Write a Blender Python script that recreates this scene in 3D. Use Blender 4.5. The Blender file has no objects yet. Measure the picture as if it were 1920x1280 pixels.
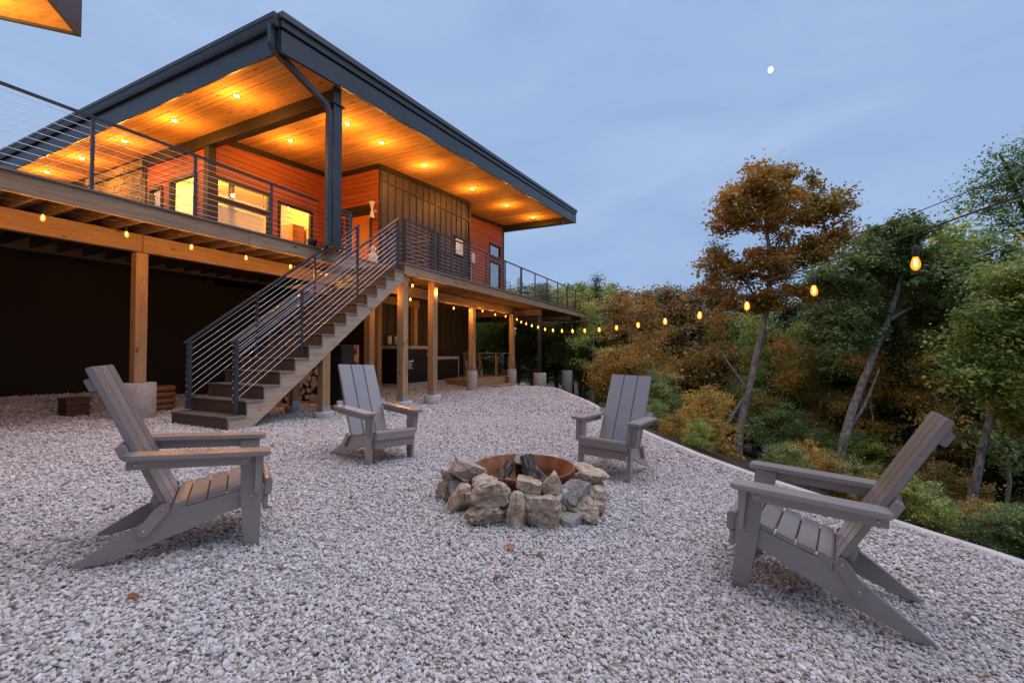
import bpy, bmesh, math, random
import numpy as np
from mathutils import Vector, Matrix
from mathutils.geometry import delaunay_2d_cdt

random.seed(7)
R = math.radians
sc = bpy.context.scene
COL = sc.collection

# ------------------------------------------------------------------ camera
YAW, PITCH, CAMH = R(25.7), R(1.3), 1.2
cam_d = bpy.data.cameras.new('camera'); cam = bpy.data.objects.new('camera', cam_d); COL.objects.link(cam)
cam_d.sensor_width = 36.0; cam_d.lens = 36.0 * 820 / 1920
cam_d.clip_start = 0.05; cam_d.clip_end = 3000
cam.location = (0, 0, CAMH); cam.rotation_euler = (math.pi / 2 + PITCH, 0, YAW - math.pi / 2)
sc.camera = cam

# ------------------------------------------------------------------ sky, sun, exposure
w = bpy.data.worlds.new('World'); sc.world = w; w.use_nodes = True
nt = w.node_tree; nt.nodes.clear()
o_ = nt.nodes.new('ShaderNodeOutputWorld'); bg = nt.nodes.new('ShaderNodeBackground')
tc = nt.nodes.new('ShaderNodeTexCoord'); mp = nt.nodes.new('ShaderNodeMapping'); mp.inputs['Scale'].default_value = (1.0, 1.0, 3.2)
nz = nt.nodes.new('ShaderNodeTexNoise'); nz.inputs['Scale'].default_value = 2.3; nz.inputs['Detail'].default_value = 8; nz.inputs['Roughness'].default_value = .55; nz.inputs['Distortion'].default_value = .6
cr = nt.nodes.new('ShaderNodeValToRGB')
cr.color_ramp.elements[0].position = .30; cr.color_ramp.elements[0].color = (.305, .455, .720, 1)
cr.color_ramp.elements[1].position = .72; cr.color_ramp.elements[1].color = (.405, .550, .825, 1)
nt.links.new(tc.outputs['Generated'], mp.inputs[0]); nt.links.new(mp.outputs[0], nz.inputs[0]); nt.links.new(nz.outputs[0], cr.inputs[0])
nt.links.new(cr.outputs[0], bg.inputs[0]); nt.links.new(bg.outputs[0], o_.inputs[0]); bg.inputs[1].default_value = 1.0

sun_d = bpy.data.lights.new('sun', 'SUN'); sun = bpy.data.objects.new('sun', sun_d); COL.objects.link(sun)
sun_d.energy = 2.1; sun_d.angle = R(55); sun_d.color = (1.0, .89, .965)
sun.rotation_euler = (R(14), R(8), 0)

sc.view_settings.view_transform = 'Standard'; sc.view_settings.look = 'None'
sc.view_settings.exposure = 0.0; sc.view_settings.gamma = 1.0
sc.render.engine = 'CYCLES'
cy = sc.cycles
cy.use_denoising = True
try: cy.denoiser = 'OPENIMAGEDENOISE'
except Exception: pass
cy.max_bounces = 7; cy.diffuse_bounces = 4; cy.glossy_bounces = 3; cy.transmission_bounces = 4; cy.transparent_max_bounces = 8
cy.sample_clamp_indirect = 6.0; cy.caustics_reflective = False; cy.caustics_refractive = False
cy.use_light_tree = True

# ------------------------------------------------------------------ helpers
def lerp(a, b, t): return a + (b - a) * t
def sstep(a, b, x):
    t = np.clip((x - a) / (b - a), 0, 1); return t * t * (3 - 2 * t)
def at(fw, lat, z=0):           # a place so many metres ahead and to the right of where the photographer stood
    c, s = math.cos(YAW), math.sin(YAW)
    return Vector((c * fw + s * lat, s * fw - c * lat, z))

class N:                        # tiny node helper
    def __init__(self, name):
        self.m = bpy.data.materials.new(name); self.m.use_nodes = True
        self.t = self.m.node_tree; self.b = self.t.nodes['Principled BSDF']; self.out = self.t.nodes['Material Output']
    def n(self, typ, **kw):
        x = self.t.nodes.new('ShaderNode' + typ)
        for k, v in kw.items():
            if k in x.inputs: x.inputs[k].default_value = v
            else: setattr(x, k, v)
        return x
    def l(self, a, b): self.t.links.new(a, b)
    def ramp(self, fac, stops):
        r = self.n('ValToRGB'); e = r.color_ramp.elements
        while len(e) < len(stops): e.new(.5)
        for i, (p, c) in enumerate(stops): e[i].position = p; e[i].color = (*c, 1)
        self.l(fac, r.inputs[0]); return r.outputs[0]
    def coords(self, scale, space='pos', rnd=True):
        src = self.n('NewGeometry').outputs['Position'] if space == 'pos' else self.n('TexCoord').outputs['Object']
        mp = self.n('Mapping'); mp.inputs['Scale'].default_value = scale
        self.l(src, mp.inputs[0])
        if rnd:
            oi = self.n('ObjectInfo'); ml = self.n('Math', operation='MULTIPLY'); self.l(oi.outputs['Random'], ml.inputs[0]); ml.inputs[1].default_value = 61.0
            cb = self.n('CombineXYZ'); self.l(ml.outputs[0], cb.inputs[0]); self.l(ml.outputs[0], cb.inputs[1]); self.l(ml.outputs[0], cb.inputs[2])
            self.l(cb.outputs[0], mp.inputs['Location'])
        return mp.outputs[0]
    def bump(self, h, s=.3, d=.01):
        b = self.n('Bump'); b.inputs['Strength'].default_value = s; b.inputs['Distance'].default_value = d
        self.l(h, b.inputs['Height']); self.l(b.outputs[0], self.b.inputs['Normal'])
    def scale_by_random(self, col, lo, hi):
        oi = self.n('ObjectInfo'); mr = self.n('MapRange'); self.l(oi.outputs['Random'], mr.inputs[0]); mr.inputs[3].default_value = lo; mr.inputs[4].default_value = hi
        mx = self.n('Mix', data_type='RGBA', blend_type='MULTIPLY'); mx.inputs[0].default_value = 1
        self.l(col, mx.inputs[6]); cb = self.n('CombineColor'); 
        for i in range(3): self.l(mr.outputs[0], cb.inputs[i])
        self.l(cb.outputs[0], mx.inputs[7]); return mx.outputs[2]

def plain(name, c, rough=.6, var=.15, scale=6, metal=0, bump=0, spec=.5):
    n = N(name); nz = n.n('TexNoise', Scale=scale, Detail=6, Roughness=.6); n.l(n.coords((1, 1, 1), rnd=False), nz.inputs[0])
    lo = tuple(x * (1 - var) for x in c); hi = tuple(min(1, x * (1 + var)) for x in c)
    n.l(n.ramp(nz.outputs[0], [(.3, lo), (.7, hi)]), n.b.inputs['Base Color'])
    n.b.inputs['Roughness'].default_value = rough; n.b.inputs['Metallic'].default_value = metal; n.b.inputs['Specular IOR Level'].default_value = spec
    if bump: n.bump(nz.outputs[0], bump, .01)
    return n.m

def wood(name, dark, mid, light, axis, rough=.6, knots=True, fine=1.0, space='pos', spec=.3, knot_amt=1.0):
    n = N(name); sc_ = [9 * fine] * 3; sc_[axis] = .55 * fine
    co = n.coords(tuple(sc_), space)
    g = n.n('TexNoise', Scale=2.2, Detail=7, Roughness=.62, Distortion=.4); n.l(co, g.inputs[0])
    wv = n.n('TexNoise', Scale=7.0, Detail=3, Roughness=.5); n.l(co, wv.inputs[0])
    mx = n.n('Mix', data_type='FLOAT'); mx.inputs[0].default_value = .35; n.l(g.outputs[0], mx.inputs[2]); n.l(wv.outputs[0], mx.inputs[3])
    col = n.ramp(mx.outputs[0], [(.30, dark), (.48, mid), (.68, light)])
    if knots:
        sk = [5.0] * 3; sk[axis] = 2.0
        kc = n.coords(tuple(sk), space); v = n.n('TexVoronoi', Scale=1.0, Randomness=1.0); n.l(kc, v.inputs[0])
        kr = n.ramp(v.outputs['Distance'], [(.05, (.30, .22, .18)), (.16, (1, 1, 1))])
        kx = n.n('Mix', data_type='RGBA', blend_type='MULTIPLY'); kx.inputs[0].default_value = knot_amt; n.l(col, kx.inputs[6]); n.l(kr, kx.inputs[7]); col = kx.outputs[2]
    col = n.scale_by_random(col, .82, 1.12)
    n.l(col, n.b.inputs['Base Color']); n.b.inputs['Roughness'].default_value = rough; n.b.inputs['Specular IOR Level'].default_value = spec
    n.bump(mx.outputs[0], .25, .006)
    if space == 'obj': n.b.inputs['Coat Weight'].default_value = 1.0; n.b.inputs['Coat Roughness'].default_value = .26; n.b.inputs['Coat IOR'].default_value = 1.75
    return n.m

def emit(name, c, s):
    n = N(name); n.b.inputs['Base Color'].default_value = (*c, 1); n.b.inputs['Emission Color'].default_value = (*c, 1); n.b.inputs['Emission Strength'].default_value = s
    n.b.inputs['Roughness'].default_value = .4
    return n.m

def glass_mat(name, refl=.12, tint=(1, 1, 1)):
    n = N(name); n.t.nodes.remove(n.b)
    tr = n.n('BsdfTransparent'); tr.inputs[0].default_value = (*tint, 1); gl = n.n('BsdfGlossy', Roughness=.02)
    lw = n.n('LayerWeight', Blend=.25); mr = n.n('MapRange'); n.l(lw.outputs['Fresnel'], mr.inputs[0]); mr.inputs[3].default_value = refl; mr.inputs[4].default_value = refl + .35
    mx = n.n('MixShader'); n.l(mr.outputs[0], mx.inputs[0]); n.l(tr.outputs[0], mx.inputs[1]); n.l(gl.outputs[0], mx.inputs[2]); n.l(mx.outputs[0], n.out.inputs[0])
    return n.m

MT = {}
MT['metal'] = plain('dark bronze metal', (.040, .045, .055), .42, .2, 3, spec=.5)
MT['metal_black'] = plain('black powder coat', (.022, .024, .028), .4, .2, 4)
MT['cable'] = plain('stainless cable', (.62, .62, .66), .28, .05, 3, metal=1)
MT['galv'] = plain('galvanised steel', (.46, .48, .52), .45, .2, 20, metal=.7)
MT['white_metal'] = plain('white painted metal', (.72, .70, .66), .5, .06, 5)
MT['soffit'] = wood('pine soffit', (.40, .19, .06), (.55, .29, .10), (.66, .38, .15), 1, .75, True, 1.0, spec=.12, knot_amt=1.0)
MT['cedar_x'] = wood('red cedar siding along x', (.23, .060, .022), (.32, .090, .032), (.41, .130, .050), 0, .55, False)
MT['cedar_y'] = wood('red cedar siding along y', (.23, .060, .022), (.32, .090, .032), (.41, .130, .050), 1, .55, False)
MT['timber_x'] = wood('deck timber along x', (.27, .155, .085), (.39, .245, .145), (.50, .34, .215), 0, .75, True, .9)
MT['timber_y'] = wood('deck timber along y', (.25, .15, .085), (.34, .215, .125), (.42, .29, .18), 1, .75, True, .9)
MT['timber_z'] = wood('deck post timber', (.30, .165, .075), (.42, .255, .125), (.52, .34, .18), 2, .7, True, .9)
MT['stringer'] = wood('weathered stringer', (.33, .23, .155), (.47, .35, .25), (.58, .46, .36), 0, .8, True, .8)
MT['comp'] = plain('brown composite tread', (.085, .070, .062), .6, .2, 30)
MT['compedge'] = plain('grey tread edge', (.22, .21, .22), .6, .1, 20)
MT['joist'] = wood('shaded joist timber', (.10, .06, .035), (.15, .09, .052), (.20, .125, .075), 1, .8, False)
MT['deckboard'] = wood('deck board', (.20, .15, .115), (.27, .21, .165), (.33, .27, .22), 0, .75, False)
MT['batten'] = plain('dark board and batten', (.060, .048, .036), .55, .15, 8)
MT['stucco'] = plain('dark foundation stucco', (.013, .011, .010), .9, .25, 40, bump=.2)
MT['concrete'] = plain('pier concrete', (.42, .40, .375), .85, .22, 9, bump=.25)
MT['chair'] = wood('taupe poly lumber', (.225, .196, .186), (.258, .227, .216), (.292, .258, .246), 0, .36, False, 1.6, 'obj', .8)
MT['bolt'] = plain('stainless bolt', (.6, .6, .6), .3, .05, 5, metal=1)
MT['glass'] = glass_mat('window glass', .05)
MT['glass_dark'] = glass_mat('evening window glass', .42, (.8, .8, .8))
MT['room'] = plain('cream room wall', (.72, .58, .36), .8, .04, 2)
MT['frame'] = plain('bronze window frame', (.026, .021, .017), .55, .2, 10, spec=.3)
MT['curtain'] = plain('linen curtain', (.70, .60, .42), .9, .1, 4)
MT['door'] = wood('orange door', (.46, .13, .035), (.55, .17, .05), (.62, .22, .07), 2, .45, False)
MT['lamp'] = emit('downlight lens', (1.0, .66, .25), 40)
n = N('amber bulb glass with halo glow'); n.t.nodes.remove(n.b); tr = n.n('BsdfTransparent'); tr.inputs[0].default_value = (1, .75, .45, 1); em = n.n('Emission', Strength=2.3); em.inputs[0].default_value = (1, .30, .025, 1)  # halo round the filament is put into the shell as orange emission
mx = n.n('MixShader'); mx.inputs[0].default_value = .62; n.l(tr.outputs[0], mx.inputs[1]); n.l(em.outputs[0], mx.inputs[2]); n.l(mx.outputs[0], n.out.inputs[0]); MT['bulb'] = n.m
MT['filament'] = emit('glowing filament', (1.0, .55, .16), 22)
MT['black'] = plain('black plastic', (.012, .012, .013), .5, .1, 5)
MT['cord'] = plain('black cord', (.02, .02, .02), .6, .1, 5)
MT['roofing'] = plain('dark standing seam roofing', (.07, .075, .085), .4, .15, 3)
MT['edging'] = plain('pale edging strip', (.50, .48, .47), .8, .12, 5)
MT['statue'] = plain('pale ceramic', (.70, .58, .40), .4, .1, 6)

def link(o, parent=None):
    COL.objects.link(o)
    if parent is not None:
        o.parent = parent
        if parent.parent is None and parent.type == 'EMPTY': o.matrix_parent_inverse = Matrix.Translation(-Vector(parent.location))
    return o
def thing(name, label, cat, loc=(0, 0, 0), group=None, kind=None):
    o = bpy.data.objects.new(name, None); o.location = loc; o.empty_display_size = .1; COL.objects.link(o)
    tag(o, label, cat, group, kind); return o
def tag(o, label=None, cat=None, group=None, kind=None):
    if label: o['label'] = label
    if cat: o['category'] = cat
    if group: o['group'] = group
    if kind: o['kind'] = kind
    return o
def mesh_np(name, v, f, mat=None, smooth=False):
    me = bpy.data.meshes.new(name); me.from_pydata([tuple(x) for x in v], [], f); me.update()
    if mat: me.materials.append(mat)
    if smooth: me.polygons.foreach_set('use_smooth', [True] * len(me.polygons))
    return me
def from_bm(name, bm, mat, parent=None, smooth=False):
    me = bpy.data.meshes.new(name); bmesh.ops.recalc_face_normals(bm, faces=bm.faces[:]); bm.to_mesh(me); bm.free()
    if mat: me.materials.append(mat)
    if smooth: me.polygons.foreach_set('use_smooth', [True] * len(me.polygons))
    return link(bpy.data.objects.new(name, me), parent)
CV = [(-.5, -.5, -.5), (.5, -.5, -.5), (.5, .5, -.5), (-.5, .5, -.5), (-.5, -.5, .5), (.5, -.5, .5), (.5, .5, .5), (-.5, .5, .5)]
CF = [(0, 3, 2, 1), (4, 5, 6, 7), (0, 1, 5, 4), (1, 2, 6, 5), (2, 3, 7, 6), (3, 0, 4, 7)]
UNIT = {}
def unit(kind, mat):
    k = (kind, mat.name)
    if k not in UNIT:
        if kind == 'box': UNIT[k] = mesh_np(kind, CV, CF, mat)
        else:
            n = 6; v = []; f = []
            for z in (0, 1):
                for i in range(n): a = 2 * math.pi * i / n; v.append((math.cos(a), math.sin(a), z))
            for i in range(n): f.append((i, (i + 1) % n, n + (i + 1) % n, n + i))
            f += [tuple(range(n - 1, -1, -1)), tuple(range(n, 2 * n))]
            UNIT[k] = mesh_np(kind, v, f, mat, True)
    return UNIT[k]
def bar(name, x0, x1, y0, y1, z0, z1, mat, parent=None, rot=None):     # a plain board sharing one mesh
    o = bpy.data.objects.new(name, unit('box', mat)); o.location = ((x0 + x1) / 2, (y0 + y1) / 2, (z0 + z1) / 2)
    o.scale = (abs(x1 - x0), abs(y1 - y0), abs(z1 - z0))
    if rot: o.rotation_euler = rot
    return link(o, parent)
def rod(name, a, b, r, mat, parent=None):
    a, b = Vector(a), Vector(b); o = bpy.data.objects.new(name, unit('rod', mat)); d = b - a
    o.location = a; o.rotation_mode = 'QUATERNION'; o.rotation_quaternion = Vector((0, 0, 1)).rotation_difference(d); o.scale = (r, r, d.length)
    return link(o, parent)
def bm_box(bm, x0, x1, y0, y1, z0, z1):
    vs = [bm.verts.new((lerp(x0, x1, a + .5), lerp(y0, y1, b + .5), lerp(z0, z1, c + .5))) for a, b, c in CV]
    for f in CF: bm.faces.new([vs[i] for i in f])
def box(name, x0, x1, y0, y1, z0, z1, mat, parent=None, bevel=.006, shear=0, x_ref=0):
    bm = bmesh.new(); bm_box(bm, x0, x1, y0, y1, z0, z1)
    if shear:
        for v in bm.verts: v.co.z += shear * (v.co.x - x_ref)
    if bevel: bmesh.ops.bevel(bm, geom=bm.edges[:], offset=bevel, segments=1, affect='EDGES')
    return from_bm(name, bm, mat, parent)
def prism(name, pts, y0, y1, mat, parent=None, bevel=.004, axis='y'):   # outline in (x,z), extruded along y
    bm = bmesh.new()
    mk = (lambda p, t: (p[0], t, p[1])) if axis == 'y' else (lambda p, t: (t, p[0], p[1])) if axis == 'x' else (lambda p, t: (p[0], p[1], t))
    a = [bm.verts.new(mk(p, y0)) for p in pts]; b = [bm.verts.new(mk(p, y1)) for p in pts]
    bm.faces.new(a); bm.faces.new(b[::-1])
    for i in range(len(pts)): bm.faces.new((a[i], b[i], b[(i + 1) % len(pts)], a[(i + 1) % len(pts)]))
    if bevel: bmesh.ops.bevel(bm, geom=bm.edges[:], offset=bevel, segments=2, affect='EDGES', clamp_overlap=True)
    return from_bm(name, bm, mat, parent)
def lathe(name, prof, mat, parent=None, n=20, loc=(0, 0, 0), smooth=True, link_it=True):
    v = []; f = []
    for r, z in prof:
        for i in range(n): a = 2 * math.pi * i / n; v.append((r * math.cos(a) + loc[0], r * math.sin(a) + loc[1], z + loc[2]))
    for k in range(len(prof) - 1):
        for i in range(n): f.append((k * n + i, k * n + (i + 1) % n, (k + 1) * n + (i + 1) % n, (k + 1) * n + i))
    f.append(tuple(range(n - 1, -1, -1))); m = len(prof) - 1; f.append(tuple(m * n + i for i in range(n)))
    me = mesh_np(name, v, f, mat, smooth)
    if not link_it: return me
    return link(bpy.data.objects.new(name, me), parent)
def tube_mesh(name, pts, r, mat, n=5):
    pts = [Vector(p) for p in pts]; v = []; f = []
    for k, p in enumerate(pts):
        d = (pts[min(k + 1, len(pts) - 1)] - pts[max(k - 1, 0)]).normalized()
        up = Vector((0, 0, 1)) if abs(d.z) < .95 else Vector((1, 0, 0)); a = d.cross(up).normalized(); b = a.cross(d)
        rr = r[k] if isinstance(r, (list, tuple)) else r
        for i in range(n): t = 2 * math.pi * i / n; v.append(p + (a * math.cos(t) + b * math.sin(t)) * rr)
    for k in range(len(pts) - 1):
        for i in range(n): f.append((k * n + i, k * n + (i + 1) % n, (k + 1) * n + (i + 1) % n, (k + 1) * n + i))
    f.append(tuple(range(n))); f.append(tuple((len(pts) - 1) * n + i for i in range(n)))
    return mesh_np(name, v, f, mat, True)
def copy_tree(o, parent=None):
    c = o.copy(); COL.objects.link(c); c.parent = parent
    for ch in list(o.children): copy_tree(ch, c)
    return c

# ------------------------------------------------------------------ ground heights and the gravel's outline
EDGE = [(-10, -13), (-3, -8.4), (1.2, -4.75), (2.9, -3.1), (4.2, -1.83), (4.56, -1.48), (4.91, -1.05), (5.7, -.24), (6.49, .37), (7.83, 1.3), (10.07, 2.51), (12.22, 3.67), (15.43, 5.64), (15.9, 6.6), (16.4, 8.3), (17.5, 10.5)]
POLY = np.array(EDGE + [(17.5, 13.2), (-10, 13.2)])
def gz(x, y):
    x = np.asarray(x, float); y = np.asarray(y, float)
    yy = np.minimum(y, 2.6); yy = np.maximum(yy, -2.5)
    z = .05 * (yy - 1.9) - .03 * np.clip(x - 2.5, -3, 6.8)
    z = z + .28 * sstep(10.2, 12.9, y) * (1 - sstep(4.6, 9, x)) + .16 * sstep(8.2, 10.4, y) * sstep(8.5, 10.5, x)
    z = z + .018 * np.sin(1.3 * x + .7 * y) * np.sin(.9 * y - .5 * x)
    return z
def sdist(x, y):                # + outside the gravel, - inside
    P = np.stack([x, y], -1)[..., None, :]; A = POLY; B = np.roll(POLY, -1, 0); D = B - A
    t = np.clip(((P - A) * D).sum(-1) / (D * D).sum(-1), 0, 1); d = np.sqrt((((P - A) - t[..., None] * D) ** 2).sum(-1)).min(-1)
    c = (A[:, 1] > P[..., 1]) != (B[:, 1] > P[..., 1])
    with np.errstate(divide='ignore', invalid='ignore'):
        xi = A[:, 0] + (P[..., 1] - A[:, 1]) * D[:, 0] / np.where(D[:, 1] == 0, 1e-9, D[:, 1])
    ins = (c & (P[..., 0] < xi)).sum(-1) % 2 == 1
    return np.where(ins, -d, d)
def terrain_z(x, y):
    d = np.maximum(sdist(x, y), 0); base = gz(np.clip(x, -5, 17), np.clip(y, -5, 13)) - .10
    drop = .30 * np.minimum(d, 14) + .12 * np.clip(d - 14, 0, 40) + .0 * d
    flat = sstep(-2, 5, np.asarray(y) - 10) * (1 - sstep(10, 24, np.asarray(x)))       # behind the house the ground stays up
    return base - drop * (1 - flat) + .12 * np.sin(x * .8) * np.sin(y * .7) * sstep(.5, 4, d)
def tz(x, y): return float(terrain_z(np.array([float(x)]), np.array([float(y)]))[0])
def gg(x, y): return float(gz(x, y))

# terrain sheet
radii = [.6] + [1.2 * 1.085 ** k for k in range(78)]
v = []; f = []; NA = 128
for r in radii:
    for i in range(NA): a = 2 * math.pi * i / NA; v.append((r * math.cos(a), r * math.sin(a)))
v = np.array(v); zz = terrain_z(v[:, 0], v[:, 1]); vv = [(0, 0, float(gz(0, 0)) - .1)] + [(p[0], p[1], z) for p, z in zip(v, zz)]
for i in range(NA): f.append((0, 1 + i, 1 + (i + 1) % NA))
for k in range(len(radii) - 1):
    for i in range(NA): f.append((1 + k * NA + i, 1 + (k + 1) * NA + i, 1 + (k + 1) * NA + (i + 1) % NA, 1 + k * NA + (i + 1) % NA))
n = N('forest floor'); nz = n.n('TexNoise', Scale=1.6, Detail=10, Roughness=.7); n.l(n.coords((1, 1, 1), rnd=False), nz.inputs[0])
v2 = n.n('TexVoronoi', Scale=14.0); n.l(n.coords((1, 1, 1), rnd=False), v2.inputs[0])
mx = n.n('Mix', data_type='FLOAT'); mx.inputs[0].default_value = .4; n.l(nz.outputs[0], mx.inputs[2]); n.l(v2.outputs['Color'], mx.inputs[3])
n.l(n.ramp(mx.outputs[0], [(.25, (.022, .018, .012)), (.5, (.050, .036, .020)), (.62, (.040, .048, .018)), (.8, (.10, .062, .026))]), n.b.inputs['Base Color']); n.b.inputs['Roughness'].default_value = 1; n.bump(mx.outputs[0], .8, .06)
MT['floor'] = n.m
tag(link(bpy.data.objects.new('ground', mesh_np('ground', vv, f, n.m, True))), 'dark leaf-littered wooded slope falling away beyond the gravel', 'ground', kind='structure')

# gravel bed
bp = []
for i in range(len(POLY)):
    a, b = POLY[i], POLY[(i + 1) % len(POLY)]; k = max(1, int(np.linalg.norm(b - a) / .4))
    bp += [tuple(a + (b - a) * j / k) for j in range(k)]
gx_, gy_ = np.meshgrid(np.arange(-9.8, 17.4, .35), np.arange(-12.8, 13.1, .35)); gp = np.stack([gx_.ravel(), gy_.ravel()], 1); gp = gp[sdist(gp[:, 0], gp[:, 1]) < -.15]
allp = [Vector(p) for p in bp] + [Vector(p) for p in gp]
cv, ce, cf, *_ = delaunay_2d_cdt(allp, [(i, (i + 1) % len(bp)) for i in range(len(bp))], [], 1, 1e-5)
cvn = np.array([(p.x, p.y) for p in cv]); cz = gz(cvn[:, 0], cvn[:, 1])
n = N('gravel bed'); g1 = n.n('TexVoronoi', Scale=30.0, feature='F1'); n.l(n.coords((1, 1, 1), rnd=False), g1.inputs[0])
g3 = n.n('TexNoise', Scale=.9, Detail=4); n.l(n.coords((1, 1, 1), rnd=False), g3.inputs[0])
c1 = n.ramp(g1.outputs['Color'], [(.15, (.26, .235, .21)), (.5, (.50, .465, .435)), (.9, (.66, .62, .59))])
c2 = n.ramp(g1.outputs['Distance'], [(.25, (1, 1, 1)), (.75, (.36, .31, .26))])
m1 = n.n('Mix', data_type='RGBA', blend_type='MULTIPLY'); m1.inputs[0].default_value = 1; n.l(c1, m1.inputs[6]); n.l(c2, m1.inputs[7])
n.l(m1.outputs[2], n.b.inputs['Base Color']); n.b.inputs['Roughness'].default_value = .95
inv = n.n('Math', operation='SUBTRACT'); inv.inputs[0].default_value = 1; n.l(g1.outputs['Distance'], inv.inputs[1]); n.bump(inv.outputs[0], 1.0, .02)
gobj = link(bpy.data.objects.new('gravel_bed', mesh_np('gravel_bed', [(p[0], p[1], z) for p, z in zip(cvn, cz)], [tuple(t) for t in cf], n.m, True)))
tag(gobj, 'level bed of crushed pale limestone gravel round the fire pit', 'gravel', kind='structure')
# pale edging strip along the drop
pts = []
for i in range(1, len(EDGE) - 3):
    a, b = np.array(EDGE[i]), np.array(EDGE[i + 1]); k = max(2, int(np.linalg.norm(b - a) / .3))
    pts += [a + (b - a) * j / k for j in range(k)]
pts.append(np.array(EDGE[len(EDGE) - 3])); pts = np.array(pts)
for _ in range(6): pts[1:-1] = .25 * pts[:-2] + .5 * pts[1:-1] + .25 * pts[2:]
bm = bmesh.new(); prev = None
for i, p in enumerate(pts):
    d = pts[min(i + 1, len(pts) - 1)] - pts[max(i - 1, 0)]; d = d / np.linalg.norm(d); nrm = np.array([d[1], -d[0]]); z = gg(*p) + .012 + random.uniform(-.006, .006)
    ring = [bm.verts.new((*(p - nrm * .05), z - .2)), bm.verts.new((*(p - nrm * .05), z + .012)), bm.verts.new((*(p + nrm * .09), z - .004)), bm.verts.new((*(p + nrm * .13), z - .35))]
    if prev:
        for k in range(4): bm.faces.new((prev[k], ring[k], ring[(k + 1) % 4], prev[(k + 1) % 4]))
    prev = ring
o = from_bm('gravel_edging', bm, MT['edging'], None, True); tag(o, 'pale edging strip where the gravel meets the wooded drop', 'edging', kind='structure')

# loose stones: points carrying rotation / size / variant, instanced by geometry nodes
def make_stone(seed, elong):
    rr = np.random.RandomState(seed); bm = bmesh.new(); bmesh.ops.create_icosphere(bm, subdivisions=2, radius=1)
    pl = [(lambda d: d / np.linalg.norm(d))(rr.normal(size=3)) for _ in range(9)]; hs = rr.uniform(.5, .85, 9)
    for vv_ in bm.verts:
        c = np.array(vv_.co)
        for d, h in zip(pl, hs):
            k = c @ d
            if k > h: c = c - d * (k - h)
        vv_.co = Vector(c * np.array([1, elong, .62]))
    bmesh.ops.remove_doubles(bm, verts=bm.verts, dist=.03)
    me = bpy.data.meshes.new('stone_shape'); bm.to_mesh(me); bm.free(); me.materials.append(MT['stone'])
    return bpy.data.objects.new('stone_shape', me)
n = N('limestone chip'); oi = n.n('ObjectInfo')
cc = n.ramp(oi.outputs['Random'], [(0, (.24, .19, .15)), (.05, (.38, .345, .32)), (.25, (.52, .495, .49)), (.7, (.64, .62, .625)), (.95, (.76, .75, .75)), (1, (.52, .42, .32))])
nz = n.n('TexNoise', Scale=1.2, Detail=6, Roughness=.6); n.l(n.n('TexCoord').outputs['Object'], nz.inputs[0])
c2 = n.ramp(nz.outputs[0], [(.3, (.80, .77, .74)), (.7, (1, 1, 1))])
mx = n.n('Mix', data_type='RGBA', blend_type='MULTIPLY'); mx.inputs[0].default_value = 1; n.l(cc, mx.inputs[6]); n.l(c2, mx.inputs[7]); n.l(mx.outputs[2], n.b.inputs['Base Color'])
n.b.inputs['Roughness'].default_value = 1.0; n.b.inputs['Specular IOR Level'].default_value = .05; MT['stone'] = n.m
stones_col = bpy.data.collections.new('stone_shapes')
for k in range(7): stones_col.objects.link(make_stone(k + 3, [1, .75, .6, .85, .7, .9, .65][k]))
rs = np.random.RandomState(11)
def scatter(r0, r1, dens, size):
    area = math.pi * (r1 * r1 - r0 * r0) * (128 / 360.); k = int(area * dens)
    rad = np.sqrt(rs.uniform(r0 * r0, r1 * r1, k)); ang = YAW + np.radians(rs.uniform(-64, 64, k))
    x, y = rad * np.cos(ang), rad * np.sin(ang); ok = sdist(x, y) < -.02; x, y = x[ok], y[ok]
    return x, y, rs.lognormal(math.log(size), .25, len(x))
Q = [scatter(.9, 3.2, 7600, .0098), scatter(3.2, 5.5, 5000, .0110), scatter(5.5, 9, 2500, .0138), scatter(9, 19, 850, .0195)]
X = np.concatenate([q[0] for q in Q]); Y = np.concatenate([q[1] for q in Q]); S = np.concatenate([q[2] for q in Q]); K = len(X)
pc = bpy.data.meshes.new('gravel'); pc.vertices.add(K)
pc.vertices.foreach_set('co', np.stack([X, Y, gz(X, Y) + S * rs.uniform(-.15, .95, K)], 1).astype(np.float32).ravel())
at_ = pc.attributes.new('rot', 'FLOAT_VECTOR', 'POINT'); at_.data.foreach_set('vector', np.stack([rs.normal(0, .55, K), rs.normal(0, .55, K), rs.uniform(0, 6.283, K)], 1).astype(np.float32).ravel())
at_ = pc.attributes.new('siz', 'FLOAT', 'POINT'); at_.data.foreach_set('value', S.astype(np.float32))
at_ = pc.attributes.new('idx', 'INT', 'POINT'); at_.data.foreach_set('value', rs.randint(0, 7, K).astype(np.int32))
pc.materials.append(MT['stone'])
go = link(bpy.data.objects.new('gravel', pc)); tag(go, 'loose pale limestone chips covering the yard', 'gravel', kind='stuff')
ng = bpy.data.node_groups.new('scatter stones', 'GeometryNodeTree')
ng.interface.new_socket('Geometry', in_out='INPUT', socket_type='NodeSocketGeometry'); ng.interface.new_socket('Geometry', in_out='OUTPUT', socket_type='NodeSocketGeometry')
gi = ng.nodes.new('NodeGroupInput'); go_ = ng.nodes.new('NodeGroupOutput'); ip = ng.nodes.new('GeometryNodeInstanceOnPoints'); ci = ng.nodes.new('GeometryNodeCollectionInfo')
ci.inputs['Collection'].default_value = stones_col; ci.inputs['Separate Children'].default_value = True; ci.inputs['Reset Children'].default_value = True
def nattr(nm, typ):
    a = ng.nodes.new('GeometryNodeInputNamedAttribute'); a.data_type = typ; a.inputs['Name'].default_value = nm; return a.outputs['Attribute']
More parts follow.
